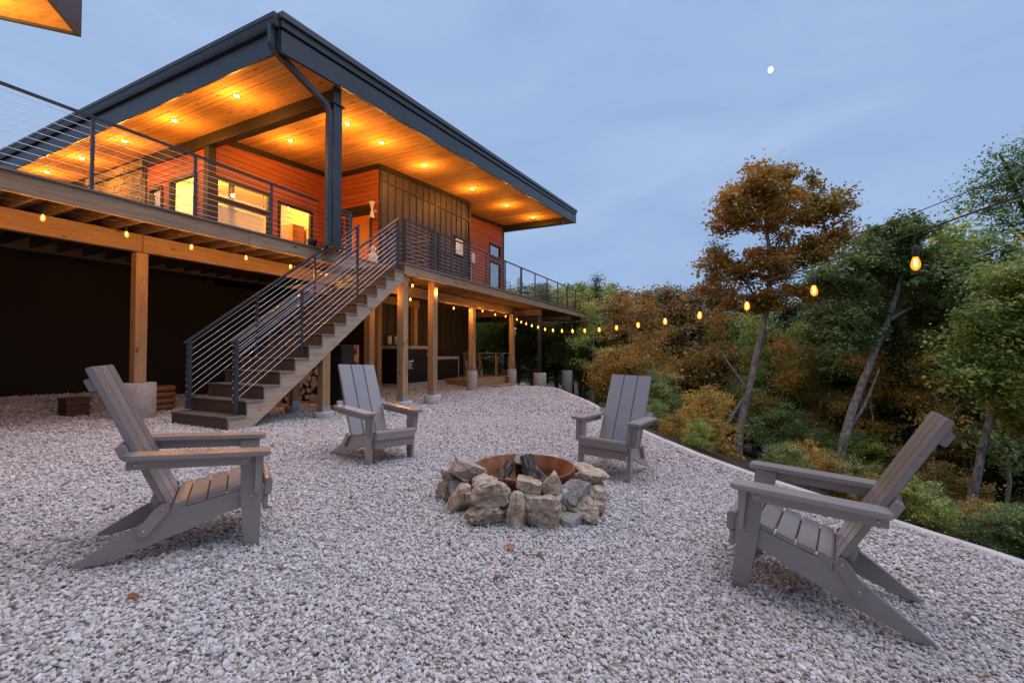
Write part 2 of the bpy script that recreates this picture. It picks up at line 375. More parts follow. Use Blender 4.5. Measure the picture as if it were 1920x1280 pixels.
m2p = ng.nodes.new('GeometryNodeMeshToPoints'); ng.links.new(gi.outputs[0], m2p.inputs[0])
ng.links.new(m2p.outputs[0], ip.inputs['Points']); ng.links.new(ci.outputs[0], ip.inputs['Instance']); ip.inputs['Pick Instance'].default_value = True
ng.links.new(nattr('idx', 'INT'), ip.inputs['Instance Index']); ng.links.new(nattr('rot', 'FLOAT_VECTOR'), ip.inputs['Rotation']); ng.links.new(nattr('siz', 'FLOAT'), ip.inputs['Scale'])
ng.links.new(ip.outputs[0], go_.inputs[0]); md = go.modifiers.new('scatter', 'NODES'); md.node_group = ng

# ------------------------------------------------------------------ the house
SL, ZS, XS = .0889, 7.19, 5.74           # soffit: slope, height and x at the low eave
RY0, RY1, RX1 = 7.875, 27.0, 25.2        # roof from the rake back, and its high end
def sof(x): return ZS + SL * (x - XS)
UP, LO = 3.58, 3.30                      # upper deck, landing / long deck
house = thing('cabin_house', 'modern dark cabin with sloping shed roof and glowing timber soffit', 'house', (12, 13, 0))

def rects(a0, a1, z0, z1, openings):     # cut openings out of a wall rectangle
    zs = sorted({z0, z1, *[z for o in openings for z in o[2:4] if z0 < z < z1]}); out = []
    for za, zb in zip(zs[:-1], zs[1:]):
        seg = [(a0, a1)]
        for p0, p1, q0, q1 in openings:
            if q0 < zb - 1e-6 and q1 > za + 1e-6:
                ns = []
                for s0, s1 in seg:
                    if p1 <= s0 or p0 >= s1: ns.append((s0, s1))
                    else:
                        if p0 > s0: ns.append((s0, p0))
                        if p1 < s1: ns.append((p1, s1))
                seg = ns
        out += [(s0, s1, za, zb) for s0, s1 in seg]
    return out
def wall(axis, pos, thick, a0, a1, z0, z1, openings, mat, name='wall'):   # axis 'x': wall runs along x at y=pos .. pos+thick
    bm = bmesh.new()
    for s0, s1, za, zb in rects(a0, a1, z0, z1, openings):
        if axis == 'x': bm_box(bm, s0, s1, min(pos, pos + thick), max(pos, pos + thick), za, zb)
        else: bm_box(bm, min(pos, pos + thick), max(pos, pos + thick), s0, s1, za, zb)
    return from_bm(name, bm, mat, house)
def siding(axis, pos, out, a0, a1, z0, z1, openings, mat, parent, h=.178):
    z = z0; k = 0
    while z < z1:
        for s0, s1, za, zb in rects(a0, a1, z, min(z + h - .014, z1), openings):
            if s1 - s0 < .02 or zb - za < .02: continue
            j = .004 * ((k * 7) % 3 - 1) * .5
            if axis == 'x': bar('siding_board', s0, s1, pos - .022 * out + j * 0, pos + .002, za, zb, mat, parent)
            else: bar('siding_board', pos - .022, pos + .002, s0, s1, za, zb, mat, parent)
        z += h; k += 1
def window(axis, pos, a0, a1, z0, z1, fr=.07, glass='glass', mull=(), transom=()):
    # frame with real depth, pane set back
    bm = bmesh.new(); d0, d1 = pos - .05, pos + .06
    parts = [(a0, a0 + fr, z0, z1), (a1 - fr, a1, z0, z1), (a0 + fr, a1 - fr, z0, z0 + fr), (a0 + fr, a1 - fr, z1 - fr, z1)]
    for m in mull: parts.append((m - fr / 2, m + fr / 2, z0 + fr, z1 - fr))
    for m in transom: parts.append((a0 + fr, a1 - fr, m - .08, m + .08))
    for p0, p1, q0, q1 in parts:
        if axis == 'x': bm_box(bm, p0, p1, d0, d1, q0, q1)
        else: bm_box(bm, d0, d1, p0, p1, q0, q1)
    w_ = from_bm('window', bm, MT['frame'], house)
    cuts = [z0 + fr] + [t for m in transom for t in (m - .08, m + .08)] + [z1 - fr]
    for q0, q1 in zip(cuts[::2], cuts[1::2]):
        if axis == 'x': bar('pane', a0 + fr, a1 - fr, pos + .018, pos + .024, q0, q1, MT[glass], w_)
        else: bar('pane', pos + .018, pos + .024, a0 + fr, a1 - fr, q0, q1, MT[glass], w_)
    return w_

WX, WY, DX, BY, BX1, RY, HX1 = 7.30, 12.95, 11.6, 10.7, 17.6, 11.85, 23.4
# --- porch back wall (red cedar, big lit windows)
op = [(7.42, 9.12, 4.30, 6.20), (9.38, 10.70, 4.55, 6.10)]
wl = wall('x', WY, .14, WX + .0, DX, UP - .5, sof(DX) + .1, op, MT['frame'])
siding('x', WY, 1, WX + .14, DX - .01, UP - .1, sof(DX) + .1, op, MT['cedar_x'], wl)
window('x', WY, 7.42, 9.12, 4.30, 6.20, .09, transom=(5.55,)); window('x', WY, 9.38, 10.70, 4.55, 6.10, .09)
# --- side wall under the beam
op = [(13.50, 14.90, 4.20, 6.34), (15.28, 16.05, 4.20, 6.25)]
wl = wall('y', WX, .14, WY + .16, 16.45, UP - .5, 7.2, op, MT['frame'])
siding('y', WX, 1, WY + .18, 16.2, UP - .1, 7.1, op, MT['cedar_y'], wl)
window('y', WX, 13.50, 14.90, 4.20, 6.34, .09); window('y', WX, 15.28, 16.05, 4.20, 6.25, .09)
box('corner_column', WX - .09, WX + .12, WY - .09, WY + .14, UP - .5, sof(WX) - .38, MT['frame'], house)
box('corner_trim', WX - .05, WX + .10, 16.2, 16.45, UP - .5, 7.2, MT['frame'], house)
# stacked block chimney wall
chim = box('chimney_wall', WX - .02, WX + .6, 16.46, 20.2, UP - .4, 7.3, plain('chimney mortar', (.30, .24, .16), .9, .1, 20), house, 0)
bmat = plain('chimney block', (.34, .26, .16), .9, .25, 4, bump=.3); z = UP; k = 0
while z < 7.2:
    y = 16.48 + (.2 if k % 2 else 0)
    if k % 2: bar('block', WX - .045, WX - .015, 16.48, 16.66, z, z + .19, bmat, chim)
    while y < 20.1:
        bar('block', WX - .045 - .008 * ((k * 5 + int(y * 9)) % 3), WX - .015, y, min(y + .39, 20.18), z, z + .19, bmat, chim); y += .41
    z += .205; k += 1
# --- door wall
op = [(11.02, 12.22, UP - .3, 6.12), (12.38, 12.72, UP, 6.0)]
wl = wall('y', DX, .14, BY + .15, WY - .0, LO - .3, sof(DX) + .2, op, MT['frame'])
siding('y', DX, 1, BY + .03, WY - .03, UP - .1, sof(DX), op, MT['cedar_y'], wl)
window('y', DX, 12.38, 12.72, UP, 6.0, .06)
bm = bmesh.new()
for a in [(11.02, 11.10, UP - .3, 6.12), (12.14, 12.22, UP - .3, 6.12), (11.10, 12.14, 6.02, 6.12)]: bm_box(bm, DX - .05, DX + .05, *a)
dr = from_bm('door', bm, MT['frame'], house)
box('door_leaf', DX - .0, DX + .045, 11.10, 12.14, UP - .3, 6.02, MT['door'], dr)
box('door_head', DX - .07, DX - .03, 10.95, 12.8, 6.13, 6.36, MT['frame'], house)
rod('door_handle', (DX - .06, 11.22, 4.5), (DX - .06, 11.22, 5.0), .015, MT['galv'], dr)
# --- dark board-and-batten block, two storeys
op = [(16.30, 17.28, 5.50, 6.36)]
wl = wall('x', BY, .15, DX, BX1, -.3, sof(BX1) + .1, op, MT['batten'])
x = DX + .02
while x < BX1:
    for s0, s1, za, zb in rects(x, x + .05, LO + .05, sof(x) + .05, [(p0 - .06, p1 + .06, q0 - .06, q1 + .06) for p0, p1, q0, q1 in op]): 
        if s1 - s0 > .04: bar('batten', s0, s1, BY - .03, BY + .002, za, zb, MT['batten'], wl)
    bar('batten', x, x + .05, BY - .03, BY + .002, -.3, LO - .26, MT['batten'], wl)
    x += .405
for zb in (7.18,): box('band_trim', DX, BX1 - .0, BY - .045, BY + .002, zb, zb + .05, MT['batten'], wl, .003, SL * .25, DX)
bar('band_trim', DX, 16.22, BY - .045, BY + .002, 5.42, 5.46, MT['batten'], wl); bar('band_trim', 17.35, BX1, BY - .045, BY + .002, 5.42, 5.46, MT['batten'], wl)
box('corner_trim', DX - .03, DX + .10, BY - .05, BY - .0, -.3, sof(DX) + .1, MT['frame'], house); box('corner_trim', BX1 - .10, BX1 + .04, BY - .05, BY + .1, -.3, sof(BX1) + .1, MT['frame'], house)
window('x', BY, 16.30, 17.28, 5.50, 6.36, .07)
wall('y', BX1, -.15, BY + .16, 20, -.3, sof(BX1) + .1, [], MT['batten'])
# --- red wall beyond it
op = [(21.62, 23.02, 6.55, 7.38), (21.62, 23.02, LO + .1, 6.38)]
wl = wall('x', RY, .15, BX1 + .01, HX1, LO - .3, sof(HX1) + .1, op, MT['frame'])
siding('x', RY, 1, BX1 + .05, HX1 - .12, LO, sof(HX1) + .05, op, MT['cedar_x'], wl)
window('x', RY, 21.62, 23.02, 6.55, 7.38, .09, 'glass_dark'); window('x', RY, 21.62, 23.02, LO + .1, 6.38, .09, 'glass_dark')
box('corner_trim', HX1 - .12, HX1 + .04, RY - .05, RY + .1, LO - .3, sof(HX1), MT['frame'], house)
wall('y', HX1, -.15, RY + .16, 22, LO - .3, sof(HX1) + .1, [], MT['batten'])
# dark trim where walls meet the soffit
for x0, x1, y in ((WX + .1, DX - .02, WY), (DX, BX1, BY), (BX1 + .05, HX1, RY)):
    box('eave_trim', x0, x1, y - .06, y - .024, ZS - .17, ZS + .02, MT['frame'], house, .004, SL, XS)
box('eave_trim', DX - .06, DX - .024, BY, WY - .07, sof(DX) - .17, sof(DX) + .02, MT['frame'], house)
# lower storey
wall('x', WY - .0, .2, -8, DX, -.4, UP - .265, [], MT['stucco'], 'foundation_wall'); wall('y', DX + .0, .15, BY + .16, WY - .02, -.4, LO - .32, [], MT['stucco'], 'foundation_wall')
box('floor_slab', BX1 - 5, HX1 - .2, RY + .2, 21.5, LO - .34, LO - .1, MT['batten'], house); box('floor_slab', WX + .15, DX + 5.8, WY + .2, 20, UP - .45, UP - .02, MT['timber_x'], house)
# rooms behind the lit windows
def room(x0, x1, y0, y1, z0, z1, lights, e, colr, mat='room'):
    bm = bmesh.new(); t = .05
    for a in [(x0, x1, y1, y1 + t, z0, z1), (x1, x1 + t, y0, y1, z0, z1), (x0, x1, y0, y1, z1, z1 + t), (x0, x1, y0, y1, z0 - t, z0)]: bm_box(bm, *a)
    r = from_bm('room', bm, MT[mat], house)
    for p in lights:
        ld = bpy.data.lights.new('room_lamp', 'POINT'); ld.energy = e; ld.color = colr; ld.shadow_soft_size = .15; lo = bpy.data.objects.new('room_lamp', ld); lo.location = p; link(lo, r)
    return r
room(WX + .16, DX - .1, WY + .16, 16.5, UP, 6.95, [(8.6, 14.2, 6.6), (10.4, 14.2, 6.6), (8.4, 15.6, 6.6)], 165, (1, .57, .12))
room(15.6, 17.4, BY + .16, 13, 4.4, 7.4, [(16.6, 12.0, 7.0)], 110, (1, .68, .38)); room(18.5, 23.2, RY + .16, 16, LO + .02, 8.2, [(20.5, 14, 7.4)], 30, (1, .8, .6))
n = N('roller blind'); n.t.nodes.remove(n.b); df = n.n('BsdfDiffuse'); df.inputs[0].default_value = (.80, .74, .62, 1); tl = n.n('BsdfTranslucent'); tl.inputs[0].default_value = (.85, .78, .62, 1); mx = n.n('MixShader'); mx.inputs[0].default_value = .6; n.l(df.outputs[0], mx.inputs[1]); n.l(tl.outputs[0], mx.inputs[2]); n.l(mx.outputs[0], n.out.inputs[0])
bar('roller_blind', 7.5, 9.05, WY + .22, WY + .228, 4.3, 5.46, n.m, house)
bar('bookcase', 10.9, 11.4, 14.2, 15.6, UP, 5.9, MT['door'], house); bar('sideboard', 9.2, 10.8, 15.8, 16.3, UP, 4.9, MT['frame'], house); bar('picture', 9.6, 10.5, 16.42, 16.46, 5.2, 5.85, MT['frame'], house); rod('pendant_cord', (9.9, 14.4, 6.95), (9.9, 14.4, 6.2), .012, MT['black'], house)
for x in np.arange(8.05, 8.22, .045): rod('curtain_fold', (x, WY + .34, UP), (x, WY + .34, 6.8), .02, MT['curtain'], house)
rod('picture_ledge', (9.8, WY + .6, 4.95), (10.6, WY + .6, 4.95), .03, MT['frame'], house)
bar('curtain', 22.55, 22.95, RY + .3, RY + .33, LO + .1, 6.4, MT['curtain'], house)

# --- roof
roof = box('roof', XS + .05, RX1 - .02, RY0 + .05, RY1, ZS + .045, ZS + .66, MT['roofing'], house, 0, SL, XS)
x = XS + .03; ang = -math.atan(SL); k = 0
while x < RX1 - .06:
    bar('soffit_board', x, x + .1285, RY0 + .03, RY1 - .2 if x < 7.2 else 17.0, sof(x + .067) - .002 + .003 * ((k * 3) % 2), sof(x + .067) + .03, MT['soffit'], roof, (0, ang, 0)); x += .139; k += 1
xm = XS + (RX1 - XS)
cuts = [XS - .02, 15.2, 20.9, 24.6, RX1]
for a, b in zip(cuts[:-1], cuts[1:]): box('fascia_board', a + .004, b - .004, RY0 - .03, RY0 + .03, ZS - .045, ZS + .40, MT['metal'], roof, .004, SL, XS)
box('fascia_cap', XS - .03, RX1 + .02, RY0 - .05, RY0 + .04, ZS + .46, ZS + .60, MT['metal'], roof, .006, SL, XS)
box('roof_edge', XS - .05, RX1 + .05, RY0 - .10, RY0 + .25, ZS + .62, ZS + .76, MT['roofing'], roof, .01, SL, XS)
box('fascia_back', XS, RX1, RY0 + .0, RY0 + .03, ZS + .38, ZS + .62, MT['black'], roof, 0, SL, XS)
box('eave_fascia', XS - .03, XS + .02, RY0 + .035, RY1, ZS - .04, ZS + .70, MT['metal'], roof); box('high_fascia', RX1 - .02, RX1 + .03, RY0 + .035, RY1, sof(RX1) - .02, sof(RX1) + .6, MT['metal'], roof)
# box gutter with ogee face
gp = [(-.035, .44), (-.10, .44), (-.125, .50), (-.15, .60), (-.165, .61), (-.165, .70), (-.15, .70), (-.15, .63), (-.04, .63), (-.035, .70)]
prism('gutter', [(XS + a, ZS + b) for a, b in gp][:6] + [(XS - .035, ZS + .70)], RY0 + .0, RY1, MT['metal'], roof, .004)
def sq_tube(name, pts, h, mat, parent):
    pts = [Vector(p) for p in pts]; bm = bmesh.new(); prev = None
    for k, p in enumerate(pts):
        d = (pts[min(k + 1, len(pts) - 1)] - pts[max(k - 1, 0)]).normalized(); a = Vector((0, 1, 0)); b = d.cross(a).normalized()
        ring = [bm.verts.new(p + a * sx * h + b * sy * h * 1.15) for sx, sy in ((-1, -1), (1, -1), (1, 1), (-1, 1))]
        if prev:
            for q in range(4): bm.faces.new((prev[q], prev[(q + 1) % 4], ring[(q + 1) % 4], ring[q]))
        prev = ring
    return from_bm(name, bm, mat, parent)
sq_tube('downspout', [(XS - .10, 8.02, ZS + .5), (XS - .10, 8.02, ZS + .12), (XS - .07, 8.02, ZS + .04), (6.98, 8.02, 6.78), (7.06, 8.02, 6.66), (7.06, 8.02, UP)], .05, MT['metal'], roof)
def ibeam_y(x, y0, y1, z0, z1, fw=.11, name='steel_beam'):
    bm = bmesh.new(); bm_box(bm, x - fw, x + fw, y0, y1, z1 - .025, z1); bm_box(bm, x - fw, x + fw, y0, y1, z0, z0 + .025); bm_box(bm, x - .012, x + .012, y0, y1, z0 + .025, z1 - .025); bm_box(bm, x - fw, x + fw, y0 - .02, y0, z0 - .004, z1 + .004)
    return from_bm(name, bm, MT['metal_black'], house)  # shade put into the colour: recessed lamps leave the beam unlit
ibeam_y(7.28, 8.02, 24, 6.93, 7.40); ibeam_y(23.42, 8.10, RY, sof(23.4) - .34, sof(23.4) + .02)
bm = bmesh.new()
bm_box(bm, 7.16, 7.40, 7.98, 8.00, UP, 6.93); bm_box(bm, 7.16, 7.40, 8.20, 8.22, UP, 6.93); bm_box(bm, 7.27, 7.29, 8.0, 8.2, UP, 6.93); bm_box(bm, 7.10, 7.46, 7.94, 8.26, 6.90, 6.928); bm_box(bm, 7.08, 7.48, 7.92, 8.28, UP, UP + .03)
from_bm('steel_post', bm, MT['metal'], house)
# sconce and wall lamp, meter box
sco = thing('wall_sconce', 'pale hourglass-shaped wall sconce beside the orange door', 'sconce', (DX - .16, 10.86, 6.1))
lathe('shade', [(.10, -.28), (.03, 0), (.10, .28)], MT['white_metal'], sco, 14, (DX - .18, 10.86, 6.08), False); rod('arm', (DX - .17, 10.86, 6.08), (DX - .01, 10.86, 6.08), .03, MT['white_metal'], sco); rod('back_plate', (DX - .03, 10.86, 6.08), (DX - .018, 10.86, 6.08), .07, MT['white_metal'], sco)
wb = thing('meter_box', 'grey utility meter box fixed to the red siding', 'meter box', (19.6, RY, 6))
box('case', 19.35, 19.75, RY - .2, RY - .02, 5.75, 6.35, MT['galv'], wb, .02); rod('conduit', (19.5, RY - .1, LO), (19.5, RY - .1, 5.75), .03, MT['galv'], wb); box('cover', 19.39, 19.71, RY - .225, RY - .2, 5.8, 6.3, MT['white_metal'], wb, .01)

# --- soffit downlights
trim_me = lathe('trim', [(.062, .0), (.062, -.012), (.088, -.012), (.092, 0)], MT['metal'], None, 18, link_it=False)
lens_me = lathe('lens', [(.060, -.004), (.055, -.014), (.03, -.020), (.004, -.021)], MT['lamp'], None, 16, link_it=False)
spots = [(6.37, 20.46, 'over the far left end of the long porch'), (6.37, 18.0, 'above the stacked block chimney wall'), (6.37, 15.43, 'outside the narrow side window'), (6.37, 12.88, 'between gutter and beam beside the corner column'), (6.37, 10.3, 'between gutter and beam next to the downspout'),
         (8.71, 11.48, 'above the big lit porch windows'), (8.75, 9.24, 'just inside the steel post by the rake'), (10.2, 9.33, 'in front of the orange door'), (12.51, 9.44, 'above the near end of the dark batten wall'), (15.85, 9.49, 'above the small square window'), (19.16, 9.48, 'over the red wall with the meter box'), (22.28, 9.41, 'beside the far end beam')]
for i, (x, y, t) in enumerate(spots):
    z = sof(x) - .004; e = thing('downlight', 'round recessed soffit downlight ' + t, 'downlight', (x, y, z), 'downlights in the timber soffit')
    for nm, me in (('trim', trim_me), ('lens', lens_me)):
        o = bpy.data.objects.new(nm, me); COL.objects.link(o); o.parent = e
    ld = bpy.data.lights.new('downlight_lamp', 'POINT'); ld.energy = 88 if x < 7 else 82; ld.color = (1.0, .385, .05); ld.shadow_soft_size = .06
    lo = bpy.data.objects.new('downlight_lamp', ld); COL.objects.link(lo); lo.parent = e; lo.location = (0, 0, -.5)

# ------------------------------------------------------------------ decks
deck = thing('raised_deck', 'raised timber deck on posts and concrete piers along the house', 'deck', (8, 9, 0))
UY0, LY0 = 8.35, 6.75
def boards(x0, x1, y0, y1, z, name='deck_board'):
    y = y0
    while y < y1 - .02: bar(name, x0, x1, y, min(y + .136, y1), z - .03, z, MT['deckboard'], deck); y += .14
boards(-3.5, 9.7, UY0 - .03, WY - .03, UP)
boards(8.18, 24.3, LY0 - .03, UY0 - .06, LO); boards(9.72, 24.3, UY0 - .06, RY - .05, LO)
cuts = [-3.5, 1.2, 5.46, 9.7]
for a, b in zip(cuts[:-1], cuts[1:]): box('fascia_board', a + .002, b - .002, UY0, UY0 + .04, UP - .30, UP - .032, MT['timber_x'], deck, .004)
box('fascia_board', 9.66, 9.70, UY0 + .045, BY, LO + .005, UP - .034, MT['timber_y'], deck, .004)
cuts = [8.18, 9.62, 14.9, 18.6, 24.3]
for a, b in zip(cuts[:-1], cuts[1:]): box('fascia_board', a + .002, b - .002, LY0, LY0 + .04, LO - .275, LO - .032, MT['timber_x'], deck, .004)
box('fascia_board', 24.26, 24.30, LY0 + .045, RY, LO - .275, LO - .032, MT['timber_y'], deck, .004); box('fascia_board', 8.18, 8.22, LY0 + .045, UY0 - .06, LO - .275, LO - .032, MT['timber_y'], deck, .004)
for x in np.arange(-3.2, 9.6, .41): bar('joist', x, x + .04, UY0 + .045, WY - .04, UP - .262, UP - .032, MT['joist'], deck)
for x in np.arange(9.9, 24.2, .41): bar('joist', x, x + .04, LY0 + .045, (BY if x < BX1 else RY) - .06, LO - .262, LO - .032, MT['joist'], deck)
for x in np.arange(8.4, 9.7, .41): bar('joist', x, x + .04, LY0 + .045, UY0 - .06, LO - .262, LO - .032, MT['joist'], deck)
for a, b in ((-3.5, 4.21), (4.22, 9.6)): box('beam', a, b, 9.47, 9.60, UP - .58, UP - .264, MT['timber_x'], deck, .006)
box('ledger', -3.5, DX - .02, WY - .1, WY - .035, UP - .30, UP - .034, MT['timber_x'], deck); box('beam', 8.3, 16.72, 7.93, 8.06, LO - .54, LO - .264, MT['timber_x'], deck, .006); box('beam', 8.3, 12.9, 9.95, 10.08, LO - .52, LO - .264, MT['timber_x'], deck, .006)
box('beam', 17.68, 17.82, 7.1, RY - .3, LO - .52, LO - .264, MT['timber_y'], deck); box('beam', 21.39, 21.53, 7.0, RY - .3, LO - .52, LO - .264, MT['timber_y'], deck)
def post(x, y, z1, pier_top, pr, s=.093, bracket=True, gl=None):
    g = (gg(x, y) if gl is None else gl)
    p = box('post', x - s, x + s, y - s, y + s, pier_top + .004, z1, MT['timber_z'], deck, .008)
    if pr: 
        pz = g - .5; lathe('pier', [(pr, pz), (pr, pier_top - .012), (pr - .012, pier_top)], MT['concrete'], deck, 22, (x, y, 0))
    if bracket:
        bm = bmesh.new(); t = s + .004
        for a in [(x - t, x + t, y - t - .003, y - t), (x - t, x + t, y + t, y + t + .003), (x - t - .003, x - t, y - t, y + t), (x + t, x + t + .003, y - t, y + t)]: bm_box(bm, *a, pier_top - .002, pier_top + .115)
        from_bm('bracket', bm, MT['galv'], p)
post(4.24, 9.62, UP - .582, .63, .275, bracket=False)
post(-1.6, 9.55, UP - .582, .63, .31, bracket=False)
post(8.30, 6.90, LO - .276, .02, .24); post(9.50, 6.90, LO - .276, .06, .22, gl=-.35)
post(8.35, 8.0, LO - .542, 0, 0, bracket=False)
post(10.81, 10.0, LO - .522, .02, .12); post(12.67, 10.02, LO - .522, .34, .165)
post(13.36, 8.0, LO - .542, .51, .19, gl=-.3); post(16.62, 8.0, LO - .542, .45, .19, gl=-.4)
for x, y, pt, pr in ((17.75, 7.2, .264, .28), (21.46, 7.2, .228, .27), (19.72, 11.9, .16, .22), (23.84, 11.9, .12, .22)):
    g = tz(x, y); lathe('pier', [(pr, g - .5), (pr, pt - .012), (pr - .012, pt)], MT['concrete'], deck, 22, (x, y, 0)); box('steel_post', x - .075, x + .075, y - .075, y + .075, pt, LO - .52, MT['metal_black'], deck)

# ------------------------------------------------------------------ railings
def railing(label, a, b, posts, h=1.07, ncab=10, base_off=.0, post_w=.032, heavy=(), close_to_base=.09):
    a, b = Vector(a), Vector(b); d = b - a
    t = thing('cable_railing', label, 'railing', a, 'cable railings on deck and stair')
    L = d.length; hd = Vector((d.x, d.y, 0)); hl = hd.length; slope = d.z / hl; ang = math.atan2(d.y, d.x)
    # top rail: square tube following the slope
    bm = bmesh.new(); bm_box(bm, 0, 1, -.5, .5, -.5, .5)
    o = bpy.data.objects.new('top_rail', unit('box', MT['metal'])); o.rotation_mode = 'XYZ'
    o.location = a + d * .5 + Vector((0, 0, h)); o.rotation_euler = (0, -math.atan(slope), ang); o.scale = (L + .06, .052, .032); link(o, t); bm.free()
    for i, u in enumerate(posts):
        p = a + d * u; pw = .05 if i in heavy else post_w
        q = bpy.data.objects.new('post', unit('box', MT['metal'])); q.location = p + Vector((0, 0, h / 2 - .01 + base_off / 2)); q.scale = (pw * 1.25, pw * 1.25, h - .02 - base_off); q.rotation_euler = (0, 0, ang); link(q, t)
    for k in range(ncab):
        z = close_to_base + (h - .02 - close_to_base - .06) * k / (ncab - 1)
        rod('cable', a + Vector((0, 0, z)), b + Vector((0, 0, z)), .0042, MT['cable'], t)
    return t
yl = UY0 + .08
railing('cable railing along the front of the upper porch deck', (-3.4, yl, UP), (7.12, yl, UP), [(x + 3.4) / 10.52 for x in (-3.36, -1.9, -.4, .35, 1.72, 3.1, 4.51, 5.97)], 1.11)
railing('short cable railing between the steel post and the stair head', (7.45, yl, UP), (8.12, yl, UP), [.02, .98], 1.11, heavy=(0, 1))
yr = LY0 + .06
railing('short cable railing on the stair landing corner', (8.24, yr, LO), (9.44, yr, LO), [.01, .985], 1.05, heavy=(0, 1))
railing('cable railing along the long deck edge beyond the landing', (9.56, yr, LO), (24.2, yr, LO), [.005] + [(x - 9.56) / 14.64 for x in (10.9, 12.25, 13.6, 14.95, 16.3, 17.65, 19.0, 20.35, 21.7, 23.0)] + [.997], 1.05, heavy=(0, 4, 8, 11))
railing('cable gate panel across the deck beside the landing', (9.44, yr + .1, LO), (9.44, 8.22, LO), [.02, .98], 1.05, 8, heavy=(0, 1))
railing('cable railing closing the far end of the deck', (24.2, yr + .1, LO), (24.2, RY, LO), [.05, .3, .55, .8, .99], 1.05)

# ------------------------------------------------------------------ staircase
stair = thing('staircase', 'straight outdoor stair with dark treads and weathered sawtooth stringers', 'staircase', (4.2, 7.5, 0))
SX0, RUN, NR, SY0, SY1 = 4.12, .286, 15, 6.75, 8.27
zs = [.20 + k * (LO - .20) / (NR - 1) for k in range(NR)]         # tread tops, last = landing
def sawtooth():
    p = [(SX0 + .02, gg(SX0, 7) - .06)]
    for k in range(NR - 1): p += [(SX0 + .02 + RUN * k, zs[k] - .03), (SX0 + .02 + RUN * (k + 1), zs[k] - .03)]
    p[-1] = (SX0 + RUN * (NR - 1) + .03, zs[-2] - .03); p += [(SX0 + RUN * (NR - 1) + .03, zs[-1] - .44), (SX0 + RUN * 1.15, gg(SX0, 7) - .06)]
    return p
for y in (SY0 + .02, (SY0 + SY1) / 2, SY1 - .07): prism('stringer', sawtooth(), y, y + .042, MT['stringer'], stair, 0)
for k in range(NR - 1):
    x0 = SX0 + RUN * k
    tr_ = box('tread', x0 - .025, x0 + RUN + .012, SY0 + .012, SY1, zs[k] - .028, zs[k], MT['comp'], stair, .005)
    bar('edge_strip', x0 - .02, x0 + RUN + .01, SY0 - .001, SY0 + .011, zs[k] - .027, zs[k] - .001, MT['compedge'], tr_)
    zb = zs[k - 1] if k else gg(x0, 7.4) - .05
    rs_ = bar('riser', x0, x0 + .018, SY0 + .012, SY1 - .01, zb + .001, zs[k] - .029, MT['comp'], stair); bar('edge_strip', x0 - .001, x0 + .019, SY0 + .002, SY0 + .0115, zb + .001, zs[k] - .028, MT['compedge'], stair)
x0 = SX0 + RUN * (NR - 1); bar('riser', x0 + .035, x0 + .052, SY0 + .012, SY1 - .01, zs[-2] + .001, LO - .031, MT['comp'], stair)
def spost(x, y, z1):
    p = box('post', x - .09, x + .09, y - .07, y + .07, .06, z1, MT['timber_z'], stair, .008); g = gg(x, y)
    lathe('footing', [(.19, g - .4), (.19, .045), (.18, .06)], MT['concrete'], stair, 20, (x, y, 0))
    bm = bmesh.new()
    for yy in (y - .075, y + .072): bm_box(bm, x - .094, x + .094, yy, yy + .003, .06, .17)
    from_bm('bracket', bm, MT['galv'], p)
spost(5.98, 6.86, 1.25); spost(6.35, 8.16, 1.52)
sl = (zs[-1] - zs[0]) / (RUN * (NR - 1))
for y, lab in ((SY0 + .13, 'sloping cable railing on the open side of the stair'), (SY1 - .13, 'sloping cable railing on the deck side of the stair')):
    a = (SX0 + .14, y, zs[0]); b = (SX0 + RUN * (NR - 1) - .02, y, zs[0] + sl * (RUN * (NR - 1) - .16))
    railing(lab, a, b, [.012, .32, .665, .99], 1.16, 9, 0.0, heavy=(0, 3), close_to_base=.2)
# pale statue on the upper deck by the stair head
st = lathe('statue', [(.13, 0), (.14, .05), (.11, .14), (.12, .24), (.10, .32), (.05, .37), (.075, .43), (.08, .49), (.04, .55), (.01, .57)], MT['statue'], None, 14, (0, 0, 0)); st.location = (9.25, 8.75, UP)
tag(st, 'small pale seated figure ornament on the deck by the orange door', 'statue')
pl = lathe('planter', [(.13, 0), (.17, .2), (.20, .34), (.17, .35), (.15, .30)], MT['black'], None, 18); pl.location = (7.0, 8.45, UP); pl.scale = (.6, .6, .5); tag(pl, 'small black planter at the foot of the steel post', 'planter')

